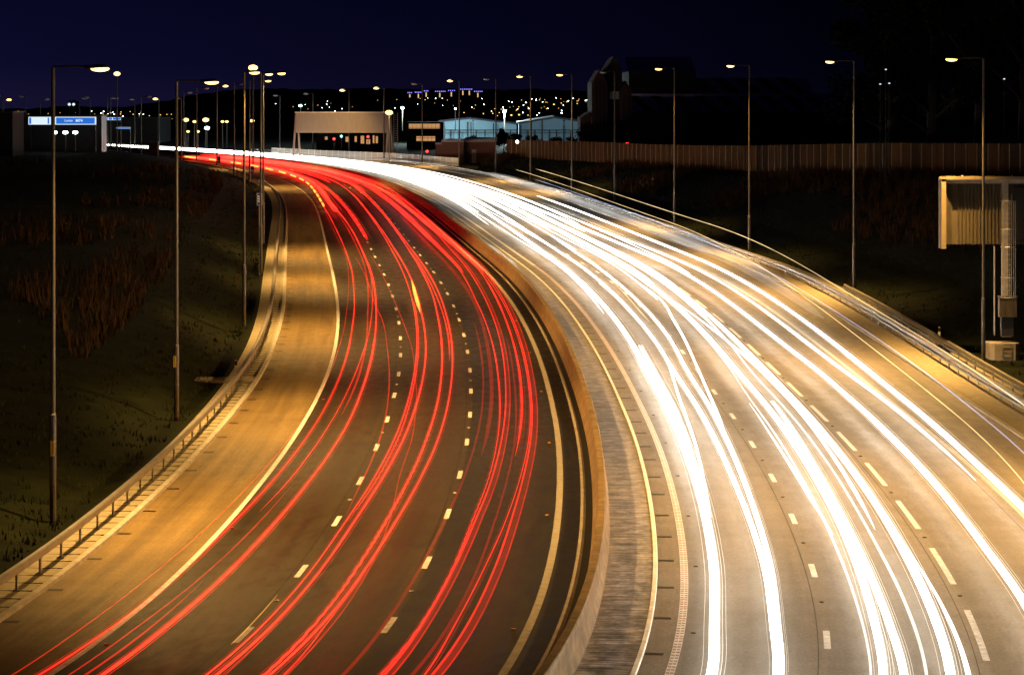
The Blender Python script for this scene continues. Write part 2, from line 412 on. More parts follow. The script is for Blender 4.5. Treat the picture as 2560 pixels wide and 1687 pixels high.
for i in range(nr):
    for j in range(n - 1):
        a = i * n + j; fs.append((a, a + 1, a + n + 1, a + n))
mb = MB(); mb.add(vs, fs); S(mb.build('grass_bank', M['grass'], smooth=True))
# grass and weeds standing on the banks
def tufts(name, pts, m, h0, h1, spread, per, label):
    mb = MB(); V = mb.v; Fc = mb.f
    for p in pts:
        for _ in range(per):
            a = random.random() * 6.28; r = random.random() * spread; h = random.uniform(h0, h1); w = random.uniform(.012, .03) * (1 + p.y / 150)
            x, y, z = p.x + math.cos(a) * r, p.y + math.sin(a) * r, p.z - .03
            b = random.random() * 3.14; lx, ly = random.uniform(-.35, .35) * h, random.uniform(-.3, .3) * h; o = len(V)
            V.append((x - math.cos(b) * w, y - math.sin(b) * w, z)); V.append((x + math.cos(b) * w, y + math.sin(b) * w, z)); V.append((x + lx, y + ly, z + h))
            Fc.append([o, o + 1, o + 2]); mb.uv.append(None); mb.mi.append(0)
    o = mb.build(name, m); o['kind'] = 'stuff'; return o
def pick_left(nn_, ymax, lo=1, hi=12):
    out = []
    m_ = len(sl)
    while len(out) < nn_:
        i = int(random.random() ** 1.2 * (m_ - 2)); j = random.randint(lo, hi)
        if sl[i] > ymax: continue
        a, b, c = LV[i * LN + j], LV[(i + 1) * LN + j], LV[i * LN + j + 1]
        u, v = random.random(), random.random()
        if u + v > 1: u, v = 1 - u, 1 - v
        out.append(a + (b - a) * u + (c - a) * v)
    return out
def pick_right(nn_, lo=0, hi=20):
    out = []
    while len(out) < nn_:
        i = random.randint(0, nr - 1); j = random.randint(lo, hi); a, b, c = RB[i][j], RB[i + 1][j], RB[i][j + 1]
        u, v = random.random(), random.random()
        out.append(a + (b - a) * u + (c - a) * v)
    return out
def clump(pts, s, th): return [p for p in pts if mn.noise(Vector((p.x * s, p.y * s * .4, 5))) > th]
tufts('grass', pick_left(5000, 420), M['blade'], .08, .3, .5, 5, '')
tufts('grass', pick_right(5500), M['blade'], .08, .3, .5, 5, '')
tufts('weeds', clump(pick_left(5200, 400, 5, 12), .07, .02), M['weed'], .5, 1.3, .35, 7, '')
tufts('weeds', clump(pick_right(7000, 8, 21), .06, -.05), M['weed'], .5, 1.3, .35, 7, '')
# small ledge of paving behind the left barrier
c = P3(520, 955, 14.4 * F / (955 - YH))
mb = MB(); 
for i in range(6): mb.box(c.x - 2.4 + i * .8, c.x - 1.61 + i * .8, c.y - .6, c.y + .9, .02, .16)
tag(mb.build('paved_landing', M['slab']), 'small pale paved landing behind the left crash barrier beside the marker post', 'landing')

# ---------------------------------------------------------------- timber fence
L = [cr(FEN, 10 * i / 600) for i in range(601)]
dist = [0]
for a, b in zip(L, L[1:]): dist.append(dist[-1] + (b - a).length)
def fp(d):
    i = max(0, min(599, int(np.searchsorted(dist, d)) - 1)); t = (d - dist[i]) / max(1e-6, dist[i + 1] - dist[i]); return L[i].lerp(L[i + 1], max(0, min(1, t))), (L[i + 1] - L[i]).normalized()
fr = empty('timber_fence', L[300], 0, 'tall close-boarded timber fence with pale posts along the top of the right-hand bank', 'fence'); F0 = L[300]
d = 4.; n = 0; rest = MB(); restp = MB(); tones = [mat('fence_boards_%d' % i, tuple(c_ * t_ for c_ in (.10, .043, .007)), .8, noise=(7, .4, (7, 7, .25)), bump=(20, .3), spec=.08) for i, t_ in enumerate((.28, .5, .7, .95))]
random.seed(11)
while d < dist[-1] - 3.2:
    a, t = fp(d); b, _ = fp(d + 3.0); dirv = (b - a); dirv.z = 0; ln = dirv.length; dirv.normalize(); nx, ny = dirv.y, -dirv.x
    hgt = 3.5; top = max(a.z, b.z) + hgt
    mb = MB(); nb = 20
    for k_ in range(nb):     # vertical boards, each a little out of line
        s0 = ln * (k_ + .04) / nb; s1 = ln * (k_ + .96) / nb; off = random.uniform(-.012, .012) + (.02 if k_ % 2 else 0)
        p = a + dirv * ((s0 + s1) / 2) - F0; zt = top + random.uniform(-.02, .02)
        mb.obox((p.x + nx * off, p.y + ny * off), dirv.x, dirv.y, (s1 - s0) / 2, .014, min(a.z, b.z) - .4 - F0.z, zt - F0.z)
    tb = mb
    if n >= 0:
        tb.build('fence_panel', tones[random.choice((0, 0, 1, 1, 2, 2, 3))], fr) if n < 100 else None
    if n >= 100: rest.v and None
    p = a - F0; pm = MB(); pm.obox((p.x + nx * .02, p.y + ny * .02), dirv.x, dirv.y, .065, .08, a.z - .4 - F0.z, top + .04 - F0.z)
    if n < 100: pm.build('fence_post', M['timberpost'], fr)
    else:
        restp.add(pm.v, pm.f); rest.add(mb.v, mb.f)
    d += 3.0; n += 1
if rest.v:
    tag(rest.build('fence_panel', tones[2], fr), kind='stuff'); tag(restp.build('fence_post', M['timberpost'], fr), kind='stuff')

# ---------------------------------------------------------------- light trails: glowing lines at lamp height, on the paths the traffic took
TR = {
'r1':(1,0.038,[(60,0.31),(66,0.11),(73,0.05),(82,0.26),(90,0.25),(96,0.35),(104,0.39),(114,0.35),(120,0.47),(129,0.4),(138,0.37),(147,0.44),(160,0.52),(172,0.57),(191,0.9),(211,1.19),(223,1.15),(238,1.02),(266,0.83),(301,0.55),(336,0.42),(384,0.86),(414,1.57)]),
'r2':(2,0.066,[(60,0.87),(68,0.89),(76,0.86),(82,0.85),(88,0.95),(101,1.03),(110,1.04),(121,0.96),(129,0.95),(138,0.92),(150,0.89),(164,0.94),(186,1.19),(196,1.22),(212,1.28),(232,1.28),(257,1.19),(290,0.84),(312,0.61),(354,0.62),(404,1.54),(460,3.31),(484,3.78)]),
'r3':(2,0.04,[(84,1.41),(90,1.54),(99,1.61),(110,1.61),(124,1.67),(134,1.7),(142,1.82),(158,1.97),(175,2.22),(190,2.45),(204,2.52),(222,2.49)]),
'r4':(3,0.085,[(60,2.39),(66,2.23),(74,2.19),(83,2.24),(89,2.23),(98,2.35),(106,2.4),(114,2.29),(122,2.28),(132,2.23),(148,2.23),(162,2.28),(178,2.42),(194,2.56),(210,2.57),(229,2.56),(255,2.6),(280,2.29),(306,1.91),(336,1.43),(375,1.62),(414,2.64)]),
'r5':(1,0.038,[(60,1.62),(66,1.43),(72,1.61),(82,1.7),(90,1.77)]),
'r6':(1,0.057,[(60,2.0),(72,1.76)]),
'r7':(1,0.103,[(109,1.9),(122,1.93),(138,1.78),(162,1.76),(172,1.88),(190,2.12),(211,2.33),(234,2.33),(268,2.17),(300,1.8),(332,1.22)]),
'r8':(1,0.065,[(83,4.33),(88,4.14),(94,4.15),(103,3.97),(113,3.7),(124,3.41),(138,2.98),(156,2.54),(165,2.34),(193,2.05),(216,1.85)]),
'r9':(1,0.04,[(64,6.82),(83,5.51),(92,5.39),(102,5.26),(109,5.07),(117,4.87),(124,4.66),(138,4.32),(152,3.85),(170,3.45),(193,3.24),(218,3.04)]),
'r10':(3,0.048,[(61,4.84),(73,4.47),(82,4.4),(91,4.53),(102,4.57),(113,4.57),(125,4.53),(138,4.55),(154,4.56),(170,4.6),(190,4.72),(216,4.8),(246,5.05),(280,5.04),(318,4.81),(366,5.01),(414,5.72)]),
'r11':(3,0.077,[(61,5.06),(74,4.74),(82,4.66),(92,4.85),(102,4.94),(113,4.97),(122,5.01),(138,5.05),(150,5.02),(162,4.93),(171,5.04),(187,5.06),(202,5.11),(229,5.16),(254,5.21),(277,5.18),(314,4.91),(362,5.1)]),
'r12':(2,0.052,[(82,4.51),(92,4.66),(102,4.75),(114,4.65),(126,4.64),(140,4.63),(158,4.64),(170,4.71)]),
'r13':(1,0.038,[(61,5.23),(66,5.01),(73,4.84)]),
'r14':(3,0.077,[(62,6.15),(70,5.82),(76,5.78),(82,5.72),(90,5.76),(96,5.83),(106,5.84),(114,5.92),(129,5.89),(144,5.87),(162,5.91),(171,6.0),(196,6.03),(226,6.24),(261,6.49),(290,6.43),(322,6.37),(358,6.27),(398,7.09)]),
'r15':(3,0.068,[(62,6.25),(70,6.08),(76,6.06),(82,6.01),(90,6.16),(100,6.3),(113,6.38),(129,6.41),(144,6.47),(159,6.38),(171,6.47),(188,6.48),(210,6.44),(239,6.53),(279,6.52),(325,6.61),(362,6.74),(384,7.07)]),
'r16':(2,0.039,[(62,6.56),(68,6.22),(74,6.13)]),
'r17':(2,0.062,[(131,6.27),(144,6.32),(158,6.23),(170,6.24),(195,6.21),(222,6.28)]),
'r18':(0,0.087,[(62,8.01),(70,7.57),(81,7.59),(91,7.71),(102,7.85),(114,7.91),(129,7.95),(140,7.91),(153,7.92)]),
'r19':(0,0.183,[(97,8.15),(104,8.21),(113,8.32),(129,8.31),(144,8.33),(158,8.4),(170,8.44),(182,8.39),(202,8.27),(226,8.12),(256,8.19),(289,7.96)]),
'r20':(2,0.049,[(62,8.89),(74,8.46),(83,8.47),(90,8.63),(98,8.65),(106,8.68),(114,8.69),(126,8.65),(138,8.63),(154,8.61),(170,8.51),(188,8.66),(216,8.98),(240,8.88),(279,8.95),(322,8.8),(362,8.65),(402,9.24)]),
'r21':(1,0.196,[(62,9.03),(68,8.76),(76,8.65),(83,8.67),(88,8.79),(96,8.87),(104,8.96),(114,9.02),(128,9.14),(146,9.18),(170,9.29),(194,9.37),(222,9.65),(250,9.82),(297,9.97),(334,9.54),(383,9.96)]),
'r22':(2,0.091,[(97,9.44),(104,9.54),(114,9.66),(124,9.75),(137,9.71),(154,9.87),(170,9.8),(196,10.17),(219,10.31),(240,10.34),(281,10.33),(328,10.21),(370,10.24),(397,10.67)]),
'r23':(1,0.233,[(62,10.2),(73,9.77),(82,9.88),(91,9.92),(100,10.08),(114,10.24),(131,10.29),(148,10.31),(170,10.41),(190,10.53),(213,10.6),(234,10.48),(267,10.57),(302,10.23),(353,10.64),(392,11.21)]),
'r24':(0,0.078,[(62,9.6),(72,9.27),(82,9.19),(90,9.26),(100,9.37),(114,9.39),(127,9.4),(144,9.48)]),
'r25':(2,0.039,[(62,9.9),(67,9.53),(74,9.4),(82,9.57),(91,9.73),(100,9.87),(114,10.07),(131,10.09),(148,10.1),(170,10.2),(190,10.24),(213,10.28),(234,10.13)]),
'r26':(3,0.278,[(197,10.31),(218,10.22),(239,10.24),(262,9.95),(300,9.64),(331,9.62),(362,9.47),(388,9.55),(412,9.41)]),
'r27':(2,0.3,[(239,8.79),(272,8.75),(309,8.51),(342,8.34),(383,8.52),(413,9.1)]),
'r28':(2,0.184,[(196,8.89),(213,8.82),(232,8.8),(250,8.68),(276,8.53)]),
'r29':(2,0.333,[(354,6.63),(384,7.07),(402,7.43)]),
'r30':(3,0.377,[(300,1.8),(328,1.4),(362,1.55),(398,2.16)]),
'r31':(2,0.228,[(242,3.43),(266,3.44),(298,3.1),(328,2.89),(354,2.62),(388,2.83)]),
'y1':(9,0.247,[(316,0.66),(341,0.54),(366,0.73),(389,1.07),(414,1.57)]),
'y2':(9,0.175,[(160,4.9),(174,4.91),(188,5.04)]),
'y3':(9,0.04,[(64,4.5),(70,4.27)]),
'w1':(3,0.279,[(64,16.44),(68,16.23),(76,16.08),(84,16.06),(92,16.03),(101,16.02),(115,16.06),(127,16.09),(140,16.08),(212,16.57),(248,16.87),(301,17.33),(368,17.9),(437,18.48)]),
'w1b':(3,0.27,[(86,16.16),(94,16.1),(104,16.16),(112,16.28),(128,16.43),(140,16.59)]),
'w1c':(2,0.105,[(84,16.22),(92,16.29),(101,16.45),(115,16.81),(126,17.2),(136,17.74),(144,17.66),(155,17.57),(172,17.57),(186,17.45)]),
'w2':(3,0.159,[(64,17.95),(68,17.75),(76,17.56),(84,17.45),(92,17.37),(102,17.34),(115,17.43),(126,17.44),(139,17.41),(222,17.95),(254,18.22),(304,18.65),(368,19.22),(429,19.74)]),
'w2b':(3,0.159,[(64,18.07),(68,17.89),(76,17.75),(84,17.71),(92,17.74),(102,17.81),(115,17.97),(128,18.16),(140,18.16),(218,19.18),(251,19.64)]),
'w2c':(2,0.127,[(102,17.82),(115,18.18),(130,18.83),(144,19.32),(158,19.83),(166,20.18),(179,20.33),(189,20.09)]),
'w2d':(8,0.072,[(154,18.17),(162,18.11),(174,18.45),(183,18.29),(197,18.76),(216,19.44),(231,19.67)]),
'w3':(1,0.07,[(64,20.21),(71,19.94),(78,19.87),(84,19.83),(94,19.87),(104,19.91),(115,20.04),(128,20.12),(254,21.03),(289,21.34),(340,21.78)]),
'w4':(3,0.221,[(64,20.49),(70,20.34),(76,20.3),(83,20.34),(93,20.38),(103,20.41),(115,20.55),(127,20.59),(140,20.58),(240,21.01),(275,21.16),(330,21.38),(386,21.59),(436,21.77)]),
'w4b':(3,0.201,[(64,21.0),(69,20.74),(75,20.56),(82,20.49),(93,20.57),(102,20.67),(115,20.96)]),
'w4c':(2,0.114,[(81,19.93),(88,19.73),(96,19.72),(104,19.67),(114,19.84)]),
'w5':(1,0.08,[(64,21.53),(72,21.23),(79,21.13),(84,21.08),(93,21.18),(103,21.19),(115,21.26),(127,21.28),(140,21.3),(246,22.26),(275,22.55),(330,23.1)]),
'w6':(2,0.128,[(82,21.34),(95,21.56),(105,21.63),(115,21.82),(127,21.83),(140,21.64),(154,21.3),(170,20.95)]),
'w7':(3,0.241,[(64,22.08),(72,21.91),(78,21.88),(84,21.88),(92,21.91),(102,21.89),(115,21.97),(127,22.06),(140,21.99),(235,22.15),(275,22.22),(322,22.3),(374,22.39),(428,22.48)]),
'w7b':(2,0.141,[(64,22.53),(72,22.18),(77,22.05),(84,21.97)]),
'w7c':(2,0.175,[(140,21.59),(214,22.06),(248,22.25),(286,22.44),(340,22.69),(399,22.94)]),
'w8':(3,0.226,[(72,24.47),(79,24.4),(84,24.41),(90,24.49),(97,24.5),(104,24.52),(115,24.57),(127,24.69),(138,24.52),(222,24.12),(272,23.82),(326,23.49),(379,23.16)]),
'w9':(2,0.172,[(92,26.03),(98,26.06),(106,26.1),(115,26.03),(128,26.1),(226,25.38),(268,25.08),(321,24.71),(379,24.31)]),
'w10':(3,0.241,[(86,26.61),(96,26.74),(105,26.81),(115,26.93),(132,27.2),(205,27.37),(238,27.39),(274,27.39),(308,27.37),(348,27.32)]),
'w11':(2,0.239,[(204,24.37),(230,24.14),(266,23.77),(308,23.3),(362,22.69),(413,22.1)]),
'h1':(7,0.035,[(74,24.75),(84,24.68),(92,24.6),(108,24.51),(123,24.92),(148,25.29),(180,25.38),(213,25.4),(259,26.03),(288,26.08),(330,26.34),(371,26.98)]),
'h2':(6,0.037,[(79,25.55),(92,25.36),(101,25.39),(126,25.54),(148,25.67),(176,24.81),(206,24.5),(238,24.99),(275,24.89),(328,25.01)]),
'h3':(7,0.042,[(90,27.38),(105,27.39),(122,27.71),(142,27.71),(162,27.94),(191,28.21),(228,28.1),(255,28.32),(298,28.78),(346,29.4),(374,29.96)]),

}
zone = {'g': 1.2, 'r': .75, 'y': .8, 'w': .65}
desc = {}
def lane_name(k, o):
    if k[0] in 'ry': return 'left red lane' if o < 3.5 else 'middle red lane' if o < 7.3 else 'right red lane'
    if k[0] == 'g': return 'outermost lane'
    return 'inner white lane' if o < 19.1 else 'middle white lane' if o < 23.1 else 'outer white lane'
def ordn(i): return ['first', 'second', 'third', 'fourth', 'fifth', 'sixth', 'seventh', 'eighth', 'ninth', 'tenth', 'eleventh', 'twelfth', 'thirteenth', 'fourteenth', 'fifteenth', 'sixteenth', 'seventeenth', 'eighteenth', 'nineteenth', 'twentieth', 'twenty-first', 'twenty-second'][i]
EXTRA = {}
# long merged streams in the distance where the lanes run together
for i, o in enumerate((1.0, 2.3, 3.1, 4.6, 5.6, 6.7)): EXTRA['rf%d' % i] = (2 if i % 2 else 1  , .24, [(400, o), (470, o * 1.05), (520, o), (575, o)])
for i, o in enumerate((8.3, 9.3, 10.3)): EXTRA['rg%d' % i] = (2, .24, [(395, o), (500, o), (590, o)])
for i, o in enumerate((16.6, 17.7, 18.9, 20.4, 21.6, 22.7)): EXTRA['wf%d' % i] = (2, .3, [(300 + 12 * i, o), (380, o), (500, o + .2), (820, o)])
for i, (o, a) in enumerate(((16.2, 150), (17.9, 165), (20.3, 160), (21.4, 175), (22.6, 170), (24.9, 185), (15.9, 260), (17.2, 225), (18.4, 235), (19.8, 215), (20.9, 250), (22.3, 230), (23.5, 245), (24.6, 260))): EXTRA['wg%d' % i] = (2, .10, [(a + 10, o - .3), (a + 60, o), (a + 160, o), (690, o)])
for i, (o, a, b_) in enumerate(((27.9, 150, 330), (28.7, 170, 420), (29.4, 190, 430), (28.3, 210, 400))): EXTRA['g%d' % i] = (5, .5, [(a, o), ((a + b_) / 2, o + .3), (b_, o + .6)])  # glowing tubes put in for the grey blur of a vehicle body
TR.update(EXTRA)
cnt = {}; info = []
for k, (b, w, P) in TR.items():
    P = [(max(y, 47), o) for y, o in P]
    if k[0] in 'rw' and P[0][0] <= 64 and k not in EXTRA:   # runs on beneath the camera
        y0, o0 = P[0]; P = [(50, o0 + (.35 if k[0] == 'w' else .2))] + P
    if k in ('w8', 'w10', 'h1', 'h2', 'h3'): P = [(50, P[0][1] + (.3 if k[0] == 'w' else 0))] + P
    if P[-1][0] >= 380 and k not in EXTRA: P = P + [(470, P[-1][1]), ((640 if k[0] == 'w' else 575), P[-1][1])]
    mid = float(np.interp(95 if P[0][0] < 95 < P[-1][0] else P[0][0], [p[0] for p in P], [p[1] for p in P]))
    info.append((k, b, w, P, mid))
rank = {}
for key in set(lane_name(k, m_) for k, b, w, P, m_ in info):
    g = sorted([(m_, k) for k, b, w, P, m_ in info if lane_name(k, m_) == key])
    for i, (m_, k) in enumerate(g): rank[k] = (i, len(g))
bw = {5: 'smoky', 0: 'very dim dark', 1: 'faint', 2: 'bright', 3: 'brilliant', 9: 'amber', 8: 'orange-tinted', 7: 'orange', 6: 'bluish'}
def spline(P):
    ys = np.array([p[0] for p in P], float); os_ = np.array([p[1] for p in P], float)
    # smooth the measured offsets lightly
    if len(os_) > 4:
        q = os_.copy(); q[1:-1] = .25 * os_[:-2] + .5 * os_[1:-1] + .25 * os_[2:]; os_ = q
    yy = []; y = ys[0]
    while y < ys[-1]: yy.append(y); y += max(.8, y * .011)
    yy.append(ys[-1]); yy = np.array(yy)
    t = np.log(ys); T_ = np.log(yy); sl_ = np.gradient(os_, t) if len(t) > 1 else np.zeros(1)
    oo = []
    for q in T_:
        i = max(0, min(len(t) - 2, int(np.searchsorted(t, q)) - 1)); h = t[i + 1] - t[i]; u = (q - t[i]) / h
        oo.append((2*u**3-3*u*u+1)*os_[i] + (u**3-2*u*u+u)*h*sl_[i] + (-2*u**3+3*u*u)*os_[i+1] + (u**3-u*u)*h*sl_[i+1])
    return yy, oo
for k, b, w, P, mid in info:
    yy, oo = spline(P); z = zone[k[0]] if k[0] in zone else 3.6
    if k[0] == 'h': z = 3.6
    pts = []; rr = []
    wob = {'r12': .016, 'r14': .014, 'r20': .01, 'w4b': .012}.get(k, 0)
    if wob:
        y2 = np.arange(yy[0], min(yy[-1], 150), .28); y2 = np.concatenate([y2, yy[yy > y2[-1] + .5]]); oo = np.interp(y2, yy, oo); yy = y2
    for y, o in zip(yy, oo):
        wb = wob * math.sin(arc(y) * 5.2 + math.sin(arc(y) * .7) * 2) if wob and y < 150 else 0
        e0 = 0 if P[0][0] <= 50 else (arc(y) - arc(yy[0])); e1 = arc(yy[-1]) - arc(y)
        fade = min(1, .12 + (e0 / (20 if k[0] == 'w' and w > .15 else 7) if P[0][0] > 50 else 1)) * min(1, .12 + e1 / (25 if k[0] == 'w' else 9))
        pts.append(at(y, o + wb, z)); rr.append(fade * w / 2 * (1 + .12 * math.sin(arc(y) * .11 + len(k) + mid)) * (1 + .0022 * max(0, y - 110) * (k[0] != 'w')) * (.92 if k[0] == 'r' and b >= 1 and w < .15 and k not in EXTRA else 1))
    i, n_ = rank[k]
    col = 'red' if k[0] == 'r' else 'amber' if k[0] == 'y' else 'white' if k[0] == 'w' and b != 8 else 'orange' if b in (7, 8) else 'blue-white'
    typ = 'trail' if k[0] in 'ry' else 'trail' if k[0] == 'w' else 'roof marker light trail'
    if k[0] == 'g': col, typ = 'grey', 'trail'
    if k[0] == 'h':
        lab = {'h1': 'thin orange trail floating highest of the lower pair, ending over the outer white lane', 'h2': 'thin bluish-white trail running just above the right crash barrier', 'h3': 'thin orange trail floating topmost against the dark right-hand grass bank'}[k]
    else:
        size = 'wide' if w > .15 and k not in EXTRA else 'distant' if k in EXTRA else 'thin' if w < .06 else ''
        lab = ('%s %s %s %s, %s of %d from the left in the %s' % (size, bw[b] if bw[b] != col else '', col, typ, ordn(i), n_, lane_name(k, mid))).strip()
        lab = ' '.join(lab.replace('smoky white headlight trail', 'smoky trail').split()).replace('very dim dark', 'very dim')
    grp = 'red tail light trails on the left carriageway' if k[0] in 'ry' else 'white headlight trails on the right carriageway' if k[0] == 'w' else 'glowing grey vehicle blurs beside the right barrier' if k[0] == 'g' else 'high marker light trails over the right verge'
    if k in ('r21', 'r23'):      # broad banks of lamps: a bright edge on each side of a dim striped middle
        root = empty('light_trail', pts[0], 0, lab, 'light trail', grp); o0 = pts[0]
        for side, mt, r_ in ((-1, 'R2', .026), (1, 'R1', .02)):
            mb = MB(); mb.tube([at(y, o + side * w / 2, z) - o0 for y, o in zip(yy, oo)], [r_ * (1 + .002 * y) for y in yy], 5); mb.build('streak', M[mt], root)
        for q in (-.33, -.11, .11, .33):
            mb = MB(); mb.tube([at(y, o + q * w, z - .02) - o0 for y, o in zip(yy, oo)], w * .1, 4); mb.build('streak', M['R0'], root)
        continue
    if k == 'y1':
        root = empty('light_trail', pts[0], 0, lab, 'light trail', grp); o0 = pts[0]
        for i0 in range(0, len(pts) - 2, 4):
            mb = MB(); mb.tube([p - o0 for p in pts[i0:i0 + 3]], .13, 6); mb.build('streak', M['G9'], root)
        continue
    mk = {'r': 'R', 'w': 'W'}.get(k[0], '') + str(b)
    if b == 9: mk = 'G9'
    if b == 8: mk = 'O8'
    if b == 7: mk = 'O7'
    if b == 6: mk = 'B6'
    if b == 5: mk = 'S5'
    if k[0] == 'w' and b == 3 and w > .15:   # a broad stream is several lamps' lines side by side, in an added dim halo tube
        root = empty('light_trail', pts[0], 0, lab, 'light trail', grp); o0 = pts[0]
        for q, f_, mt in ((-.36, .10, 'W3'), (-.14, .13, 'W3'), (.08, .12, 'W3'), (.3, .11, 'W3'), (.46, .04, 'W2'), (.66, .03, 'W1'), (-.60, .03, 'W1'), (-.95, .018, 'W1'), (1.1, .02, 'W1'), (0, .6, 'W0')):
            mb = MB(); mb.tube([at(y, o + q * w + .02 * math.sin(arc(y) * .045 + q * 9), z + q * .05) - o0 for y, o in zip(yy, oo)], [r_ * 2 * f_ * .95 for r_ in rr], 6); mb.build('streak', M[mt], root)
        continue
    if k[0] == 'r' and b >= 2 and k not in EXTRA and len(pts) > 30:      # the lamp's own line with finer ones riding beside it, in an added dim halo tube
        root = empty('light_trail', pts[0], 0, lab, 'light trail', grp); o0 = pts[0]
        for q, r_, mt, zz in ((0, 1, mk, 0), (-.75, .28, 'R1', .05), (.7, .22, 'R1', -.06), (1.6, .16, 'R1', .0), (0, 1.5, 'R0', 0)):
            mb = MB(); mb.tube([at(y, o + q * max(w, .06) + .012 * math.sin(arc(y) * .06 + q * 7), z + zz) - o0 for y, o in zip(yy, oo)] if q else [p - o0 for p in pts], [x * r_ for x in rr], 6); mb.build('streak', M[mt], root)
        continue
    mb = MB(); mb.tube([p - pts[0] for p in pts], rr, 6)
    tag(mb.build('light_trail', M[mk], loc=pts[0]), lab, 'light trail', grp)

# ---------------------------------------------------------------- street lamps
lampdata = bpy.data.lights.new('sodium_lamp', 'SPOT'); lampdata.energy = 40000; lampdata.color = NA; lampdata.spot_size = R(122); lampdata.spot_blend = 1.; lampdata.shadow_soft_size = .12
lampfar = lampdata.copy()
lampright = lampdata.copy(); lampright.energy = lampdata.energy * 1.45; lampright.spot_size = R(140)
def lamp_post(u, vt, vb, Y, lu, on, label, group, hi=False, light=True, r=.085):
    """pole seen at u from vt (top) to vb (base); lamp head centre at lu"""
    b = P3(u, vb, Y); t = P3(u, vt, Y); h = t.z - b.z; sc = Y / 130 if Y > 300 else 1; r = r * (1 + max(0, Y - 150) * .0016)
    root = empty('street_lamp', b, 0, label, 'street lamp', group)
    mb = MB(); mb.tube([(0, 0, -.4), (0, 0, h * .22), (0, 0, h * .222), (0, 0, h)], [r * 1.32, r * 1.32, r, r * .78], 10); mb.build('pole', M['pole'], root, smooth=False)
    dx = (lu - u) * Y / F; sg = 1 if dx > 0 else -1
    if abs(dx) < .3: dx = .3 * sg
    if Y > 560: 
        pass
    hl = .34 * (1 + max(0, Y - 200) * .0028); x0 = dx - sg * hl
    mb = MB(); mb.tube([(0, 0, h - .03), (0, 0, h + .03), (x0 * .5, 0, h + .05), (x0, 0, h + .03)], r * .42, 6); mb.build('arm', M['dark'], root)
    mb = MB(); mb.ell((dx, 0, h + .03), hl * 1.05, .16, .09 * (1 + Y * .001), 12, 6); mb.tube([(x0 - sg * .12, 0, h + .03), (x0 + sg * .15, 0, h + .04)], .07, 8); hd = mb.build('lamp_head', M['dark'], root, smooth=True)
    mb = MB(); mb.ell((dx + sg * hl * .1, 0, h - .035), hl * .95, .16, .10 * (1 + max(0, Y - 100) * .0032), 12, 6)
    mb.build('lamp_bowl', (M['bowl'] if on else M['plastic_dim']), hd, smooth=True)
    if on and light:
        ld = bpy.data.objects.new('lamp_light', lampright if sg < 0 else lampdata); COL.objects.link(ld); ld.parent = root; ld.location = (dx, 0, h - .25)
        ld.rotation_euler = (0, sg * R(-32 if sg > 0 else -36), 0)
    return root
M['plastic_dim'] = mat('unlit_lamp_bowl', (.5, .5, .52), .3, noise=(5, .05))
Dk = 1.0761
def vb_of(Y, z=0.): return YH + (H - z) * F / Y
gl = 'street lamps along the left verge'
# x, top, base in the 2379-px reading of the photo, distance, lamp x, lit
LEFT = [(123, 158, 1190, 86, 230, 1, 'nearest tall street lamp on the far left, its lit head reaching right'),
        (410, 190, 975, 113, 490, 1, 'second nearest left-hand street lamp, with a yellow number plate on its pole'),
        (567, 168, 742, 155, 590, 1, 'third left-hand street lamp, pole standing just left of the twin poles'),
        (606, 170, 622, 199, 653, 1, 'fourth left-hand street lamp, thick pole of the close pair by the blue three-bar sign'),
        (611.5, 172, 556, 232, 624, 1, 'fifth left-hand street lamp, partly hidden behind the fourth one'),
        (544, 195, 402, 429, 562, 0, 'unlit street lamp over the far left barrier, between the two blue countdown signs'),
        (580, 188, 418, 400, 622, 1, 'lit street lamp close behind the third pole near the two-bar countdown sign'),
        (504, 200, 380, 499, 523, 1, 'lit street lamp beside the one-bar countdown sign'),
        (457, 205, 366, 545, 478, 0, 'unlit street lamp behind the second nearest pole, right of it'),
        (421, 228, 372, 560, 413, 0, 'short-looking lamp post just right of the second nearest pole')]
for x, t, b, Y, lx, on, lab in LEFT:
    lamp_post(x * Dk, t * Dk, b * Dk, Y, lx * Dk, on, lab, gl)
gr_ = 'street lamps along the right verge'
RIGHT = [(3030 / 1.0761, 70, 1249 / 1.0761, 2950 / 1.0761, 1, 'street lamp outside the right edge of the photo'),
         (2285, 137, 850, 2212, 1, 'nearest right-hand street lamp, in front of the big ribbed sign back'),
         (1984, 143, 685, 1929, 1, 'second right-hand street lamp from the edge, with a bright warm head'),
         (1741, 153, 600, 1698, 1, 'third right-hand street lamp from the right edge'),
         (1567, 160, 530, 1531, 1, 'fourth right-hand street lamp, standing right of the gabled dark building'),
         (1428, 168, 470, 1402, 0, 'unlit street lamp in front of the dark gabled building'),
         (1329, 174, 448, 1301, 1, 'lit street lamp in front of the right-hand blue-lit shed'),
         (1233, 178, 422, 1208, 1, 'lit street lamp between the two blue-lit sheds'),
         (1152, 184, 404, 1131, 0, 'unlit street lamp at the right end of the brick building'),
         (1067, 188, 388, 1046, 1, 'lit street lamp at the right end of the white parapet'),
         (981, 195, 382, 963, 0, 'unlit street lamp in front of the warm-lit building front'),
         (892, 205, 375, 875, 1, 'lit street lamp behind the right end of the pale gantry panel'),
         (811, 210, 366, 796, 1, 'lit street lamp behind the middle of the pale gantry panel'),
         (727, 218, 360, 712, 0, 'unlit street lamp behind the left end of the pale gantry panel'),
         (650, 222, 355, 641, 0, 'unlit street lamp left of the pale gantry panel')]
for x, t, b, lx, on, lab in RIGHT:
    Y = H * F / (b * Dk - YH)
    lamp_post(x * Dk, t * Dk, b * Dk, Y, lx * Dk, on, lab, gr_)
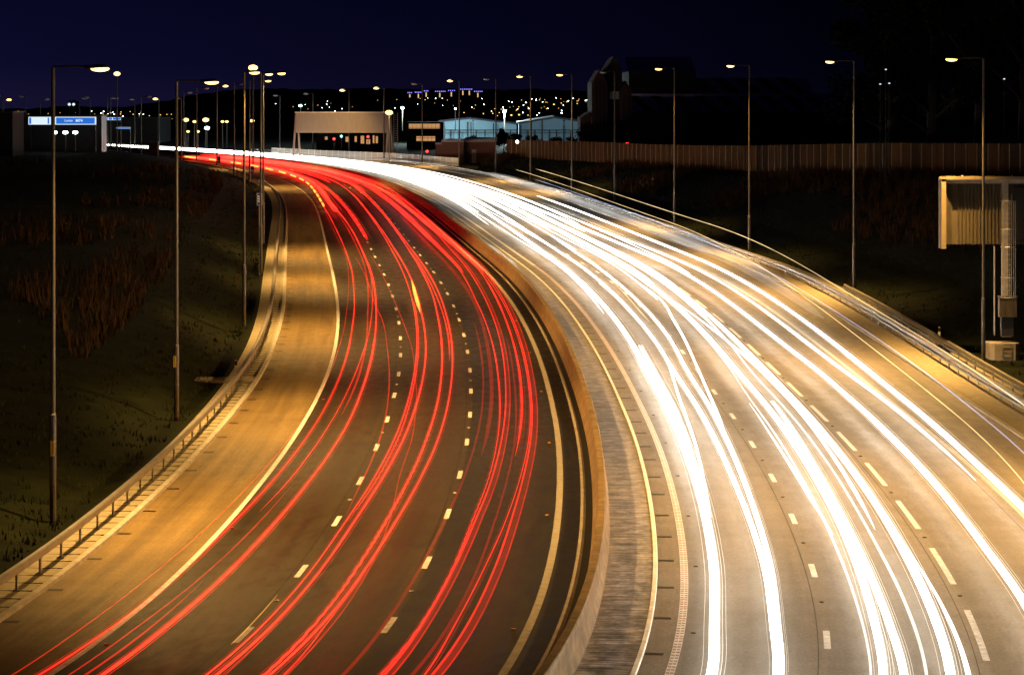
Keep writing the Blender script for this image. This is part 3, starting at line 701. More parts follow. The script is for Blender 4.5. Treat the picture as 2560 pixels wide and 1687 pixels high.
for i, (x, t, Y, lx, on) in enumerate([(369, 230, 640, 362, 1), (328, 225, 610, 345, 0), (313, 231, 700, 308, 0), (250, 227, 720, 262, 0), (257, 228, 690, 268, 0), (210, 229, 760, 197, 0),
                                      (185, 227, 760, 200, 0), (94, 231, 800, 108, 0), (60, 224, 760, 50, 0), (5, 222, 760, -2, 0), (9, 232, 820, 20, 1), (427, 215, 620, 440, 0)]):
    lamp_post(x * Dk, t * Dk, vb_of(Y), Y, lx * Dk, on, 'slim far street lamp, %s from the left in the row above the blue sign' % ordn(i), 'slim street lamps far off on the left', light=False, r=.07)

# mast lamps with round flood heads
def mast(u, v, vb, Y, col, label, s=.35, power=0, c=(1, .6, .2), cast=True):
    b = P3(u, vb, Y); t = P3(u, v, Y); h = t.z - b.z
    root = empty('floodlight_mast', b, 0, label, 'floodlight', 'floodlights in the yards behind the road')
    mb = MB(); mb.tube([(0, 0, -.5), (0, 0, h - s * .6)], .09 * (1 + Y * .0006), 6); mb.build('mast', M['pole'], root)
    mb = MB(); mb.box(-s, s, 0.02, .4, h - s * .5, h + s * .5); hd = mb.build('lamp_housing', M['dark'], root)
    mb = MB(); mb.ell((0, -.1, h), s, .18, s * .62, 12, 8); mb.build('lamp_glass', M[col], hd, smooth=True)
    if power:
        l = bpy.data.lights.new('flood', 'POINT'); l.energy = power; l.color = c; l.shadow_soft_size = .4
        o = bpy.data.objects.new('flood_light', l); COL.objects.link(o); o.parent = root; o.location = (0, -1.0, h)
WH = (.8, 1, 1)
mast(272 * Dk, 172 * Dk, 345 * Dk, 480, 'bowl', 'tall lone mast lamp blazing orange above the left blue sign', .62)
mast(588 * Dk, 158 * Dk, 372 * Dk, 300, 'bowl', 'brightest orange mast lamp at the top of the cluster of left poles', .55)
mast(586 * Dk, 281 * Dk, 350 * Dk, 600, 'bowl', 'orange mast lamp low between the third and fourth poles', .55)
mast(904 * Dk, 262 * Dk, 372 * Dk, 520, 'bowl', 'orange mast lamp at the right corner of the pale gantry panel', .75, 1500, NA)
mast(698 * Dk, 246 * Dk, 300 * Dk, 760, 'flood', 'white mast floodlight above the left end of the pale gantry panel', .5)
mast(935 * Dk, 251 * Dk, 300 * Dk, 780, 'flood', 'white mast floodlight just right of the pale gantry panel', .5, 30000, WH)
mast(1172 * Dk, 260 * Dk, 300 * Dk, 760, 'flood', 'white mast floodlight between the two blue-lit sheds', .5, 60000, WH)
mast(1058 * Dk, 253 * Dk, 300 * Dk, 800, 'flood', 'small white mast floodlight over the left blue-lit shed', .35)
for i, (x, y, c, s) in enumerate([(432, 279, 'bowl', .75), (452, 283, 'bowl', .5), (478, 279, 'bowl', .85), (481, 298, 'flood', .7), (517, 283, 'bowl', .45), (527, 283, 'bowl', .45), (437, 306, 'bowl', .45), (460, 306, 'bowl', .45)]):
    mast(x * Dk, y * Dk, 345 * Dk, 660 + 6 * i, c, '%s floodlight, %s from the left in the glaring cluster beside the second pole' % ('orange' if c == 'bowl' else 'white', ordn(i)), s)
mast(243 * Dk, 316 * Dk, 338 * Dk, 690, 'bowlfar', 'low orange lamp just above the far bridge railing on the left', .5)
mast(213 * Dk, 319 * Dk, 342 * Dk, 700, 'bowlfar', 'tiny orange lamp at the left end of the far bridge railing', .2)
for i, x in enumerate((127, 152, 175)):
    mast(x * Dk, 308 * Dk, 345 * Dk, 462, 'flood', 'white floodlight, %s of three in a row below the wide blue sign' % ['leftmost', 'middle', 'rightmost'][i], .48)

# number plates on two poles
def plate(u, v0, v1, Y, txt, label):
    a = P3(u, v0, Y - .16); b = P3(u, v1, Y - .16); h = a.z - b.z; w = h * .24
    root = empty('number_plate', (a.x, a.y, (a.z + b.z) / 2), 0, label, 'number plate', 'yellow plates on the lamp posts')
    mb = MB(); mb.box(-w / 2, w / 2, 0, .02, -h / 2, h / 2); mb.build('plate', M['yellow'], root)
    cu = bpy.data.curves.new('number', 'FONT'); cu.body = '\n'.join(txt); cu.size = h / len(txt) * 1.15; cu.align_x = 'CENTER'; cu.align_y = 'CENTER'; cu.space_line = .72; cu.extrude = .002
    cu.materials.append(M['black']); t = text_mesh('number', cu); t.parent = root; t.location = (0, -.006, 0); t.rotation_euler = (R(90), 0, 0)
plate(131, 1102, 1140, 86, 'SH20048', 'narrow yellow number plate on the nearest left lamp post')
plate(437, 890, 918, 113, 'SH20047', 'narrow yellow number plate on the second left lamp post')

# marker posts
def marker(u, v, Y, h, label):
    b = P3(u, v, Y); root = empty('marker_post', b, 0, label, 'marker post')
    mb = MB(); mb.box(-.06, .06, -.03, .03, -.2, h); mb.build('post', M['plastic'], root)
    mb = MB(); mb.box(-.064, .064, -.034, .034, h * .72, h * .97); mb.build('band', M['black'], root)
marker(2348, 858, 150, .95, 'white marker post with a black top on the right bank beyond the double barrier')
marker(590, 945, 130, .9, 'thin white marker post behind the left crash barrier near the paved landing')

# countdown signs
def countdown(x0, x1, y0, y1, Y, bars, label, gy):
    a = P3(x0 * Dk, y0 * Dk, Y); b = P3(x1 * Dk, y1 * Dk, Y); w = b.x - a.x; h = a.z - b.z
    root = empty('countdown_sign', (a.x + w / 2, Y, 0), 0, label, 'road sign', 'blue countdown signs before the junction')
    mb = MB(); 
    mb.box(-.05, .05, .04, .12, -.2, a.z - .1); mb.build('post', M['steelpost'], root)
    mb = MB(); mb.box(-w / 2, w / 2, 0, .04, b.z, a.z); pl = mb.build('sign_plate', M['signwhite'], root)
    mb = MB(); e = w * .05; mb.box(-w / 2 + e, w / 2 - e, -.008, 0.004, b.z + e, a.z - e); mb.build('sign_face', M['blue'], pl)
    for i in range(bars):
        zc = b.z + h * (.30 + .2 * i) - (0 if bars < 3 else .02); mb = MB()
        mb.add([(-w * .38, -.014, zc + h * .13), (w * .38, -.014, zc - h * .02), (w * .38, -.014, zc - h * .10), (-w * .38, -.014, zc + h * .05)], [(0, 3, 2, 1)]); mb.build('bar', M['signwhite'], pl)
countdown(579, 590, 386, 404, 470, 2, 'blue countdown sign with two white slanting bars, right of the far barrier poles', 1)
countdown(503, 513, 363, 379, 515, 1, 'blue countdown sign with one white slanting bar, farthest along the left barrier', 1)
countdown(597, 609, 449, 477, 205, 3, 'tall narrow blue countdown sign with three bars, half hidden behind the thick twin pole', 1)
c = P3(604 * Dk, 421 * Dk, 300); mb = MB(); mb.tube([(c.x, c.y, c.z), (c.x, c.y + .05, c.z)], .2, 16); q = mb.build('round_sign', M['plastic'])
mb = MB(); mb.tube([(c.x, c.y + .1, -.1), (c.x, c.y + .1, c.z)], .04, 6); mb.build('post', M['steelpost'], q); tag(q, 'small round white sign beside the thick twin pole', 'sign')

# ---------------------------------------------------------------- ribbed sign back on its mast (right)
Y = 139.5; sx = Y / F
def PX(u): return (u - CX) * sx
def PZ(v): return H - (v - YH) * sx
xl, zt, zb = PX(2351), PZ(443), PZ(616); xr = xl + 8.6
root = empty('message_sign', (PX(2508), Y, 0), 0, 'large steel message sign seen from behind with ribbed back, ladder and concrete plinth', 'road sign'); ox, oy = PX(2508), Y
def part(mb, name, m, parent=root, smooth=False):
    for i, v in enumerate(mb.v): mb.v[i] = (v[0] - ox, v[1] - oy, v[2])
    return mb.build(name, m, parent, smooth=smooth)
M['signback'] = mat('tan_painted_steel', (.085, .07, .045), .5, .2, noise=(3, .12, (1, 1, .3)))
mb = MB(); mb.box(xl + .3, xr, Y + .62, Y + .70, zb + .08, zt - .08); pb = part(mb, 'back_panel', M['signback'])
mb = MB(); x = xl + 1.05
while x < xr:
    mb.add([(x, Y + .62, zb + .12), (x + .05, Y + .50, zb + .12), (x + .1, Y + .62, zb + .12), (x, Y + .62, zt - .3), (x + .05, Y + .50, zt - .55), (x + .1, Y + .62, zt - .3)], [(0, 1, 4, 3), (1, 2, 5, 4), (0, 2, 1), (3, 4, 5)]); x += .195
part(mb, 'ribbing', M['signback'], pb)
mb = MB(); x = xl + .36
for i in range(6): mb.box(x + i * .07, x + i * .07 + .03, Y + .2 + i * .06, Y + .62, zb + .1, zt - .25)
part(mb, 'side_ribbing', M['signback'])
mb = MB(); mb.box(xl + .02, xl + .27, Y - .25, Y + .75, zb - .12, zt - .1); 
mb.box(xl + .27, xr, Y - .25, Y + .75, zt - .13, zt + .03); mb.tube([(xl + .15, Y - .25, zt - .12), (xl + .15, Y + .75, zt - .12)], .14, 14)
part(mb, 'frame', M['signframe'])
mb = MB(); mb.box(xl + .27, xr, Y + .1, Y + .3, zt - .36, zt - .14); part(mb, 'cross_beam', M['steelpost'])
mb = MB()
for x in (xl + 1.2, xl + 3.9): mb.tube([(x, Y, zt), (x, Y, zt + .1)], .04, 6)
part(mb, 'lifting_eye', M['plastic'])
mb = MB(); mx = PX(2516); mb.box(mx - .17, mx + .17, Y + .3, Y + .6, 1.25, zt - .3); part(mb, 'mast', M['steelpost'])
mb = MB(); mb.box(mx + .42, mx + 1.6, Y + .35, Y + .62, zb + .35, zt - .6); part(mb, 'door_panel', M['dark'])
mb = MB(); mb.tube([(PX(2488), Y + .2, 1.3), (PX(2488), Y + .2, zb)], .045, 8); part(mb, 'conduit', M['steel'])
mb = MB(); mb.box(PX(2497), PX(2540), Y - .25, Y + .25, PZ(792), PZ(742)); mb.box(PX(2497) - .03, PX(2542), Y - .3, Y + .3, PZ(742), PZ(740)); part(mb, 'cabinet', M['signback'])
mb = MB(); mb.box(PX(2503), PX(2533), Y - .1, Y + .3, 1.25, PZ(792)); part(mb, 'cabinet_post', M['dark'])
mb = MB(); x0, x1 = PX(2508), PX(2526)
for x in (x0, x1): mb.tube([(x, Y - .3, PZ(742)), (x, Y - .3, zt - .9)], .024, 6)
z = PZ(738)
while z < zt - 1.0: mb.tube([(x0, Y - .3, z), (x1, Y - .3, z)], .014, 5); z += .28
part(mb, 'ladder', M['steel'])
mb = MB()
for i, z in enumerate((PZ(742), PZ(692), PZ(616), PZ(572), PZ(502))):
    hoop = [((x0 + x1) / 2 + .40 * math.cos(t), Y - .32 - .5 * max(0, math.sin(t)), z) for t in [math.pi * q / 10 for q in range(11)]]
    mb.tube(hoop, .022, 5)
for t in (.12, .3, .5, .7, .88):
    mb.tube([((x0 + x1) / 2 + .40 * math.cos(math.pi * t), Y - .32 - .5 * math.sin(math.pi * t), zz) for zz in (PZ(742), PZ(502))], .014, 5)
part(mb, 'ladder_cage', M['steel'])
mb = MB(); pxl, pxr = PX(2470), PX(2545); zt2 = PZ(856)
ring = [(pxl, Y - .35), (pxl + .25, Y - .6), (pxr - .25, Y - .6), (pxr, Y - .35), (pxr, Y + .8), (pxl, Y + .8)]
mb.add([(x, y, -.2) for x, y in ring] + [(x, y, zt2) for x, y in ring], [(i, (i + 1) % 6, 6 + (i + 1) % 6, 6 + i) for i in range(6)] + [(6, 7, 8, 9, 10, 11)])
part(mb, 'plinth', M['concrete'])
mb = MB(); x0, x1 = PX(2500), PX(2522)
for x in (x0, x1): mb.tube([(x, Y - .68, .1), (x, Y - .68, zt2 + .05)], .018, 5)
for i in range(5): mb.tube([(x0, Y - .68, .3 + i * .25), (x1, Y - .68, .3 + i * .25)], .014, 5)
part(mb, 'plinth_ladder', M['steelpost'])

# ---------------------------------------------------------------- pale gantry panel over the far road
Y = 572; sx = Y / F
def q3(x, y): return P3(x * Dk, y * Dk, Y)
a, b = q3(687, 262), q3(907, 309); root = empty('gantry_sign', (a.x, Y, 0), 0, 'wide blank pale gantry panel on splayed legs spanning the far road', 'road sign')
mb = MB(); mb.box(0, b.x - a.x, -.5, .5, b.z, a.z); bw_ = b.x - a.x
for i in range(1, 24): mb.box(bw_ * i / 24 - .02, bw_ * i / 24 + .02, -.53, -.5, b.z, a.z)
mb.build('panel', M['panel'], root)
mb = MB(); mb.box(-.2, bw_ + .2, -.7, .7, a.z, a.z + .14); mb.build('top_rail', M['plastic'], root)
for xx in (689, 905):
    for dx_, dy in ((-.0, 0), (.0, 0)):
        pass
    for s_ in (-1, 1):
        c0 = (xx - 687) * Dk * sx; mb = MB(); mb.tube([(c0 + s_ * .18, 0, a.z - .3), (c0 + s_ * .75, s_ * .4, -.1)], [.2, .26], 8); mb.build('leg', M['panel'], root)
mb = MB(); x0 = bw_ + .7
for x in (x0, x0 + .9): mb.tube([(x, 1, 0), (x, 1, a.z)], .07, 5)
for i in range(20): mb.tube([(x0, 1, .5 + i * .5), (x0 + .9, 1, .5 + i * .5)], .05, 4)
mb.build('ladder', M['steelpost'], root)

# white parapet beyond the road
ps = [(632, 344, 360), (690, 347, 363), (745, 350, 367), (800, 352, 370), (850, 354, 373), (905, 356, 375), (960, 360, 378), (1010, 364, 382), (1065, 368, 387)]
root = empty('bridge_parapet', (0, 560, 0), 0, 'long white mesh parapet running along the far side of the road below the gantry panel', 'railing')
W_ = [(P3(x * Dk, t * Dk, H * F / (b * Dk - YH)), P3(x * Dk, b * Dk, H * F / (b * Dk - YH))) for x, t, b in ps]
mesh = MB(); n = 0
for (t0, b0), (t1, b1) in zip(W_, W_[1:]):
    for k_ in range(4):
        A, B = b0.lerp(b1, k_ / 4), b0.lerp(b1, (k_ + 1) / 4); z0 = t0.z + (t1.z - t0.z) * k_ / 4
        dv = (B - A); dv.z = 0; l = dv.length; dv.normalize()
        mb = MB(); mb.obox((A.x, A.y - 560), dv.x, dv.y, .08, .08, 0, z0 + .1); mb.build('post', M['plastic'], root)
        mb = MB(); cc = (A + B) / 2
        mb.obox((cc.x, cc.y - 560), dv.x, dv.y, l / 2 - .1, .03, .15, z0 - .05)
        mb.build('panel', M['clad'], root)
        for zz in (.12, .5 * z0, z0): mesh.obox((cc.x, cc.y - 560 - .06), dv.x, dv.y, l / 2, .04, zz - .03, zz + .04)
mesh.build('rail', M['plastic'], root)

# far-left bridge railing and dark abutments
root = empty('bridge_railing', (-140, 735, 0), 0, 'dark bridge railing in front of the white light band at the far left', 'railing')
A, B = P3(231, 372, 700), P3(372, 386, 640); A.z = 0; B.z = 0
mb = MB(); d_ = (B - A); l = d_.length; d_.normalize()
for i in range(26):
    p = A + d_ * l * i / 25; mb.obox((p.x + 140, p.y - 735), d_.x, d_.y, .09, .09, 0, 2.1)
mb.build('post', M['dark'], root); mb = MB()
for z in (1.0, 2.05): mb.obox(((A.x + B.x) / 2 + 140, (A.y + B.y) / 2 - 735), d_.x, d_.y, l / 2, .06, z, z + .12)
mb.build('rail', M['dark'], root)
def block(name, x0, x1, y0, y1, Y, dep, m, label, cat, group=None, zb=None):
    a, b = P3(x0 * Dk, y0 * Dk, Y), P3(x1 * Dk, y1 * Dk, Y); zb = 0 if zb is None else zb
    root = empty(name, (a.x, Y, 0), 0, label, cat, group); w = b.x - a.x; bz = min(zb, b.z) if b.z < 0 else 0
    mb = MB(); mb.box(0, w, 0, dep, bz, a.z); wl = mb.build('wall', m, root)
    mb = MB(); mb.box(-.15, w + .15, -.15, dep + .15, a.z, a.z + .18); mb.build('coping', M['roof'], root)
    return root, w, a.z
block('brick_pier', 190, 212, 318, 350, 600, 2, M['brick'], 'small dark red brick pier at the left end of the far bridge railing', 'pier')
block('brick_pier', 346, 366, 331, 352, 560, 2, M['darkwall'], 'dark block at the right end of the far bridge railing', 'pier')

# ---------------------------------------------------------------- signs far left
def overhead(x0, x1, y0, y1, Y, label, cells, text=None):
    a, b = P3(x0 * Dk, y0 * Dk, Y), P3(x1 * Dk, y1 * Dk, Y); w = b.x - a.x; h = a.z - b.z
    root = empty('overhead_sign', (a.x, Y, 0), 0, label, 'road sign', 'lit blue overhead signs')
    mb = MB(); mb.box(0, w, 0, .3, b.z, a.z); bd = mb.build('sign_board', M['signlit'], root); e = h * .09
    for c0, c1, m in cells:
        mb = MB(); mb.box(w * c0 + e, w * c1 - e * .3, -.03, .01, b.z + e, a.z - e); mb.build('sign_face', M[m], bd)
    for p in (.02, .98):
        mb = MB(); mb.box(w * p - .15, w * p + .15, .35, .65, 0, a.z); mb.build('post', M['dark'], root)
    if text:
        for s, size, px, bold in text:
            cu = bpy.data.curves.new('lettering', 'FONT'); cu.body = s; cu.size = size * h; cu.align_x = 'LEFT'; cu.align_y = 'CENTER'; cu.extrude = .01; cu.offset = bold
            cu.materials.append(M['signlit']); t = text_mesh('lettering', cu); t.parent = bd; t.location = (w * px, -.06, (a.z + b.z) / 2); t.rotation_euler = (R(90), 0, 0)
    return root
overhead(66, 223, 272, 290, 470, 'wide lit overhead sign with a white left part and blue right part reading Carlisle M74', [(.0, .045, 'signblue'), (.275, .31, 'signblue'), (.40, .985, 'signblue')], [('Carlisle', .36, .53, .004), ('M74', .5, .70, .012)])
overhead(241, 280, 273.5, 279.5, 640, 'small lit blue sign right of the wide one', [(0, .25, 'signblue'), (.28, .5, 'signblue'), (.53, 1, 'signblue')])
overhead(270, 302, 296, 299.5, 620, 'low narrow lit blue sign below the small one', [(0, 1, 'signblue')])
# dark gantry box behind the wide sign, pale shed behind
block('dark_building', 58, 236, 270, 312, 480, 6, M['black'], 'long black building front framing the wide blue sign', 'building')
block('pale_shed', 30, 66, 274, 311, 520, 20, M['greywall'], 'plain grey shed at the far left beyond the blue sign', 'shed')
block('dark_building', -40, 29, 262, 311, 430, 10, M['darkwall'], 'dark flat-roofed building cut by the left edge of the photo', 'building')
r_, w_, z_ = block('retail_shed', 240, 366, 275, 302, 780, 30, M['greywall'], 'plain retail shed behind the small blue signs', 'shed')
# buildings behind the gantry panel
def windows(root, w, rects, Y, m='win'):
    for x0, x1, z0, z1 in rects:
        mb = MB(); mb.box(x0 - .12, x1 + .12, -.1, .02, z0 - .12, z1 + .12); f = mb.build('window', M['dark'], root)
        mb = MB(); mb.box(x0, x1, -.14, -.1, z0, z1); mb.build('pane', M[m], f)
r_, w_, z_ = block('low_block', 735, 905, 309, 345, 640, 10, M['darkwall'], 'dark low block with lit openings seen under the gantry panel', 'building')
s_ = 640 / F * Dk
rects = []
for x0, x1, y0, y1 in [(803, 811, 318, 330), (824, 829, 317, 330), (838, 846, 316, 334), (851, 860, 324, 335), (866, 870, 315, 333), (873, 878, 317, 333), (755, 761, 318, 325)]:
    rects.append(((x0 - 735) * s_, (x1 - 735) * s_, H - (y1 * Dk - YH) * 640 / F, H - (y0 * Dk - YH) * 640 / F))
windows(r_, w_, rects, 640)
for (x, y, m, lab) in [(776, 323, 'redlamp', 'red signal lamp under the left half of the gantry panel'), (855, 318, 'redlamp', 'red signal lamp under the right half of the gantry panel'), (793, 317, 'cyanlamp', 'green signal lamp under the gantry panel'), (1067 * .93, 352, 'redlamp', 'red lamp in front of the brick building wall'),
                       (1457, 334, 'redlamp', 'red lamp just above the timber fence'), (1204 * .998 + 35 * 0 + 250 * 0, 330, 'flood', 'tiny white lamp above the left end of the timber fence')]:
    Yl = 600; p = P3(x * Dk, y * Dk, Yl if x < 1100 else 500)
    root = empty('signal_lamp', (p.x, p.y, p.z - 1.2), 0, lab, 'signal lamp', 'small coloured signal lamps'); mb = MB(); mb.tube([(0, .1, -4), (0, .1, 1.2)], .08, 5); mb.build('post', M['dark'], root)
    mb = MB(); mb.ell((0, 0, 1.2), .3, .2, .3, 10, 6); mb.build('lens', M[m], root)
block('retaining_wall', 800, 1012, 364, 376, 560 + 62, 1.2, M['clad'], 'long low grey retaining wall behind the white parapet', 'wall')
# brick building with stepped front
Y = 545; a = P3(1012 * Dk, 330 * Dk, Y); root = empty('brick_building', (a.x, Y, 0), 0, 'low brown brick building with a pale flat roof beyond the white parapet', 'building'); s_ = Y / F * Dk
def hz(y): return H - (y * Dk - YH) * Y / F
mb = MB(); mb.box(0, 15 * s_, 0, 10, 0, hz(336)); mb.box(15 * s_, 66 * s_, -.4, 12, 0, hz(330)); mb.box(66 * s_, 140 * s_, 1.5, 14, 0, hz(331)); mb.build('wall', M['brick'], root)
mb = MB(); mb.box(-.1, 15 * s_, -.2, 10, hz(336), hz(332)); mb.box(15 * s_ - .1, 66 * s_, -.7, 12, hz(330), hz(325)); 
mb.add([(66 * s_, 1.2, hz(331)), (142 * s_, 1.2, hz(331)), (142 * s_, 1.2, hz(323)), (66 * s_, 1.2, hz(325)), (66 * s_, 15, hz(331)), (142 * s_, 15, hz(331)), (142 * s_, 15, hz(322)), (66 * s_, 15, hz(322))], [(0, 1, 2, 3), (3, 2, 6, 7), (1, 5, 6, 2), (4, 0, 3, 7), (4, 7, 6, 5)])
mb.build('roof', M['clad'], root)
mb = MB(); mb.box(84 * s_, 94 * s_, 1.42, 1.5, 0, hz(348)); mb.build('door', M['clad'], root)
# building with a warm-lit front and scaffolding
Y = 690; s_ = Y / F * Dk; a = P3(945 * Dk, 287 * Dk, Y)
root = empty('office_building', (a.x, Y, 0), 0, 'building with a warm-lit glazed front and scaffold frame right of the gantry panel', 'building')
mb = MB(); mb.box(0, 85 * s_, 0, 15, 0, hz(284)); mb.build('wall', M['darkwall'], root)
windows(root, 0, [(5 * s_, 77 * s_, hz(299), hz(288)), (22 * s_, 66 * s_, hz(328), hz(317))], Y)
mb = MB()
for i in range(9): mb.box((4 + i * 9) * s_, (4.6 + i * 9) * s_, -1.2, -1.05, 0, hz(289))
for y in (296, 304, 312, 320): mb.box(0, 80 * s_, -1.2, -1.05, hz(y + .8), hz(y))
mb.build('scaffold', M['dark'], root)
# blue-lit sheds
def shed(x0, xm, x1, ye0, ym, ye1, yb, Y, label):
    a = P3(x0 * Dk, yb * Dk, Y); s_ = Y / F * Dk; h = lambda y: H - (y * Dk - YH) * Y / F
    root = empty('industrial_shed', (a.x, Y, 0), 0, label, 'shed', 'blue-lit industrial sheds'); w = (x1 - x0) * s_; m_ = (xm - x0) * s_
    mb = MB(); mb.add([(0, 0, 0), (w, 0, 0), (w, 0, h(ye1)), (m_, 0, h(ym)), (0, 0, h(ye0)), (0, 40, 0), (w, 40, 0), (w, 40, h(ye1)), (m_, 40, h(ym)), (0, 40, h(ye0))], [(0, 1, 2, 3, 4), (5, 9, 8, 7, 6), (0, 4, 9, 5), (1, 6, 7, 2)])
    mb.build('wall', M['bluewall'], root)
    mb = MB(); t = .5; mb.add([(-.5, -.6, h(ye0)), (m_, -.6, h(ym)), (w + .5, -.6, h(ye1)), (w + .5, 41, h(ye1)), (m_, 41, h(ym)), (-.5, 41, h(ye0)), (-.5, -.6, h(ye0) + t), (m_, -.6, h(ym) + t), (w + .5, -.6, h(ye1) + t), (w + .5, 41, h(ye1) + t), (m_, 41, h(ym) + t), (-.5, 41, h(ye0) + t)],
                     [(0, 1, 7, 6), (1, 2, 8, 7), (6, 7, 10, 11), (7, 8, 9, 10), (2, 3, 9, 8), (0, 6, 11, 5)]); mb.build('roof', M['roof'], root)
    mb = MB(); n = 9
    for i in range(n): mb.box(w * (i + .3) / n - .2, w * (i + .3) / n + .2, -1.2, -.8, 0, h(ym) * random.uniform(.6, .95) if i % 3 == 0 else h(303))
    mb.box(0, w, -1.2, -1., h(303), h(301.5)); mb.box(0, w, -1.2, -1., h(309), h(308)); mb.build('pipe_frame', M['black'], root)
    return root
shed(1022, 1090, 1200, 284, 277, 290, 322, 800, 'left one of the two blue-lit sheds with a low gabled roof')
shed(1205, 1289, 1354, 289, 275, 285, 330, 720, 'right one of the two blue-lit sheds, ending at the dark gabled building')
for (x, y, Yy, pw) in [(1100, 282, 770, 50000), (1170, 290, 770, 45000), (1235, 284, 690, 50000), (1310, 282, 690, 50000)]:  # lights and posts added to wash the shed fronts
    p = P3(x * Dk, y * Dk, Yy); root = empty('added_wash_light', p, 0, 'added light %s the blue-lit sheds' % {1100: 'at the left of', 1170: 'right of the middle of', 1235: 'in front of the left half of the right one of', 1310: 'in front of the right end of'}[x], 'floodlight', 'added lights washing the blue sheds')
    mb = MB(); mb.tube([(0, 0, -p.z), (0, 0, 0)], .12, 6); mb.build('post', M['black'], root)
    mb = MB(); mb.box(-.3, .3, -.2, .2, 0, .4); mb.build('lamp_housing', M['black'], root)
    l = bpy.data.lights.new('flood', 'POINT'); l.energy = pw * .09; l.color = (.75, .95, 1); l.shadow_soft_size = .5; o = bpy.data.objects.new('flood_light', l); COL.objects.link(o); o.parent = root; o.location = (0, .6, .9)
# dark gabled building
Y = 520; s_ = Y / F * Dk; a = P3(1375 * Dk, 300 * Dk, Y); h = lambda y: H - (y * Dk - YH) * Y / F
root = empty('gabled_building', (a.x, Y, 0), 0, 'dark brick building of three tall pointed gables with a pale square panel', 'building')
for x0, x1, ye, yp, d0 in [(0, 36, 192, 162, 0), (33, 72, 162, 130, 3), (66, 92, 215, 188, -.5)]:
    m_ = (x0 + x1) / 2; mb = MB(); A = [(x0 * s_, 0), (x1 * s_, 0)]
    mb.add([(x0 * s_, d0, 0), (x1 * s_, d0, 0), (x1 * s_, d0, h(ye)), (m_ * s_, d0, h(yp)), (x0 * s_, d0, h(ye)), (x0 * s_, d0 + 30, 0), (x1 * s_, d0 + 30, 0), (x1 * s_, d0 + 30, h(ye)), (m_ * s_, d0 + 30, h(yp)), (x0 * s_, d0 + 30, h(ye))], [(0, 1, 2, 3, 4), (5, 9, 8, 7, 6), (0, 4, 9, 5), (1, 6, 7, 2), (4, 3, 8, 9), (3, 2, 7, 8)])
    for q in (.2, .45, .7): mb.box((x0 + (x1 - x0) * q) * s_ - .12, (x0 + (x1 - x0) * q) * s_ + .12, d0 - .25, d0, 0, h(ye))
    mb.build('gable', M['darkbrick'], root)
mb = MB(); mb.box(42 * s_, 64 * s_, 2.4, 2.8, h(231), h(213)); mb.build('panel', M['clad'], root)
mb = MB(); mb.box(-26 * s_, 0, 2, 25, 0, h(275)); mb.add([(-26 * s_, 2, h(275)), (0, 2, h(275)), (-6 * s_, 2, h(262)), (-26 * s_, 25, h(275)), (0, 25, h(275)), (-6 * s_, 25, h(262))], [(0, 1, 2), (3, 5, 4), (0, 2, 5, 3), (1, 4, 5, 2)]); mb.build('annex', M['darkbrick'], root)
# long works with stepped roofs
Y = 560; s_ = Y / F * Dk; a = P3(1466 * Dk, 300 * Dk, Y); h = lambda y: H - (y * Dk - YH) * Y / F
root = empty('works_building', (a.x, Y, 0), 0, 'vast dark works building with stepped roofs behind the right-hand lamps', 'building')
mb = MB(); W = 520 * s_; mb.box(0, W, 0, 60, 0, h(262)); mb.box(.1, 160 * s_, 13.1, 60, h(262) + .01, h(165)); mb.build('wall', M['darkwall'], root)
M['glaze'] = mat('dull_roof_glazing', (.25, .27, .5), .5, noise=(.3, .2))
mb = MB()
def slope(x0, x1, y0, yA, yB, d0, d1): mb.add([(x0 * s_, d0, h(yA)), (x1 * s_, d0, h(yA)), (x1 * s_, d1, h(yB)), (x0 * s_, d1, h(yB))], [(0, 1, 2, 3)])
slope(0, 500, 0, 262, 225, -.5, 12); mb.box(0, 490 * s_, 12, 13, h(225), h(218)); slope(60, 440, 0, 218, 180, 13, 26); slope(0, 160, 0, 165, 128, 13, 30); mb.build('roof', M['glaze'], root)
mb = MB()
for i in range(9):
    x = (30 + i * 52) * s_; mb.add([(x, -.6, h(259)), (x + 2.2, -.6, h(259)), (x - .8, 11.6, h(226)), (x - 3, 11.6, h(226))], [(0, 1, 2, 3)])
for i in range(7):
    x = (85 + i * 52) * s_; mb.add([(x, 12.9, h(217)), (x + 2.2, 12.9, h(217)), (x - .8, 25.8, h(182)), (x - 3, 25.8, h(182))], [(0, 1, 2, 3)])
for v_ in range(len(mb.v)): mb.v[v_] = (mb.v[v_][0], mb.v[v_][1] - .25, mb.v[v_][2] + .25)
mb.build('roof_light', M['black'], root)
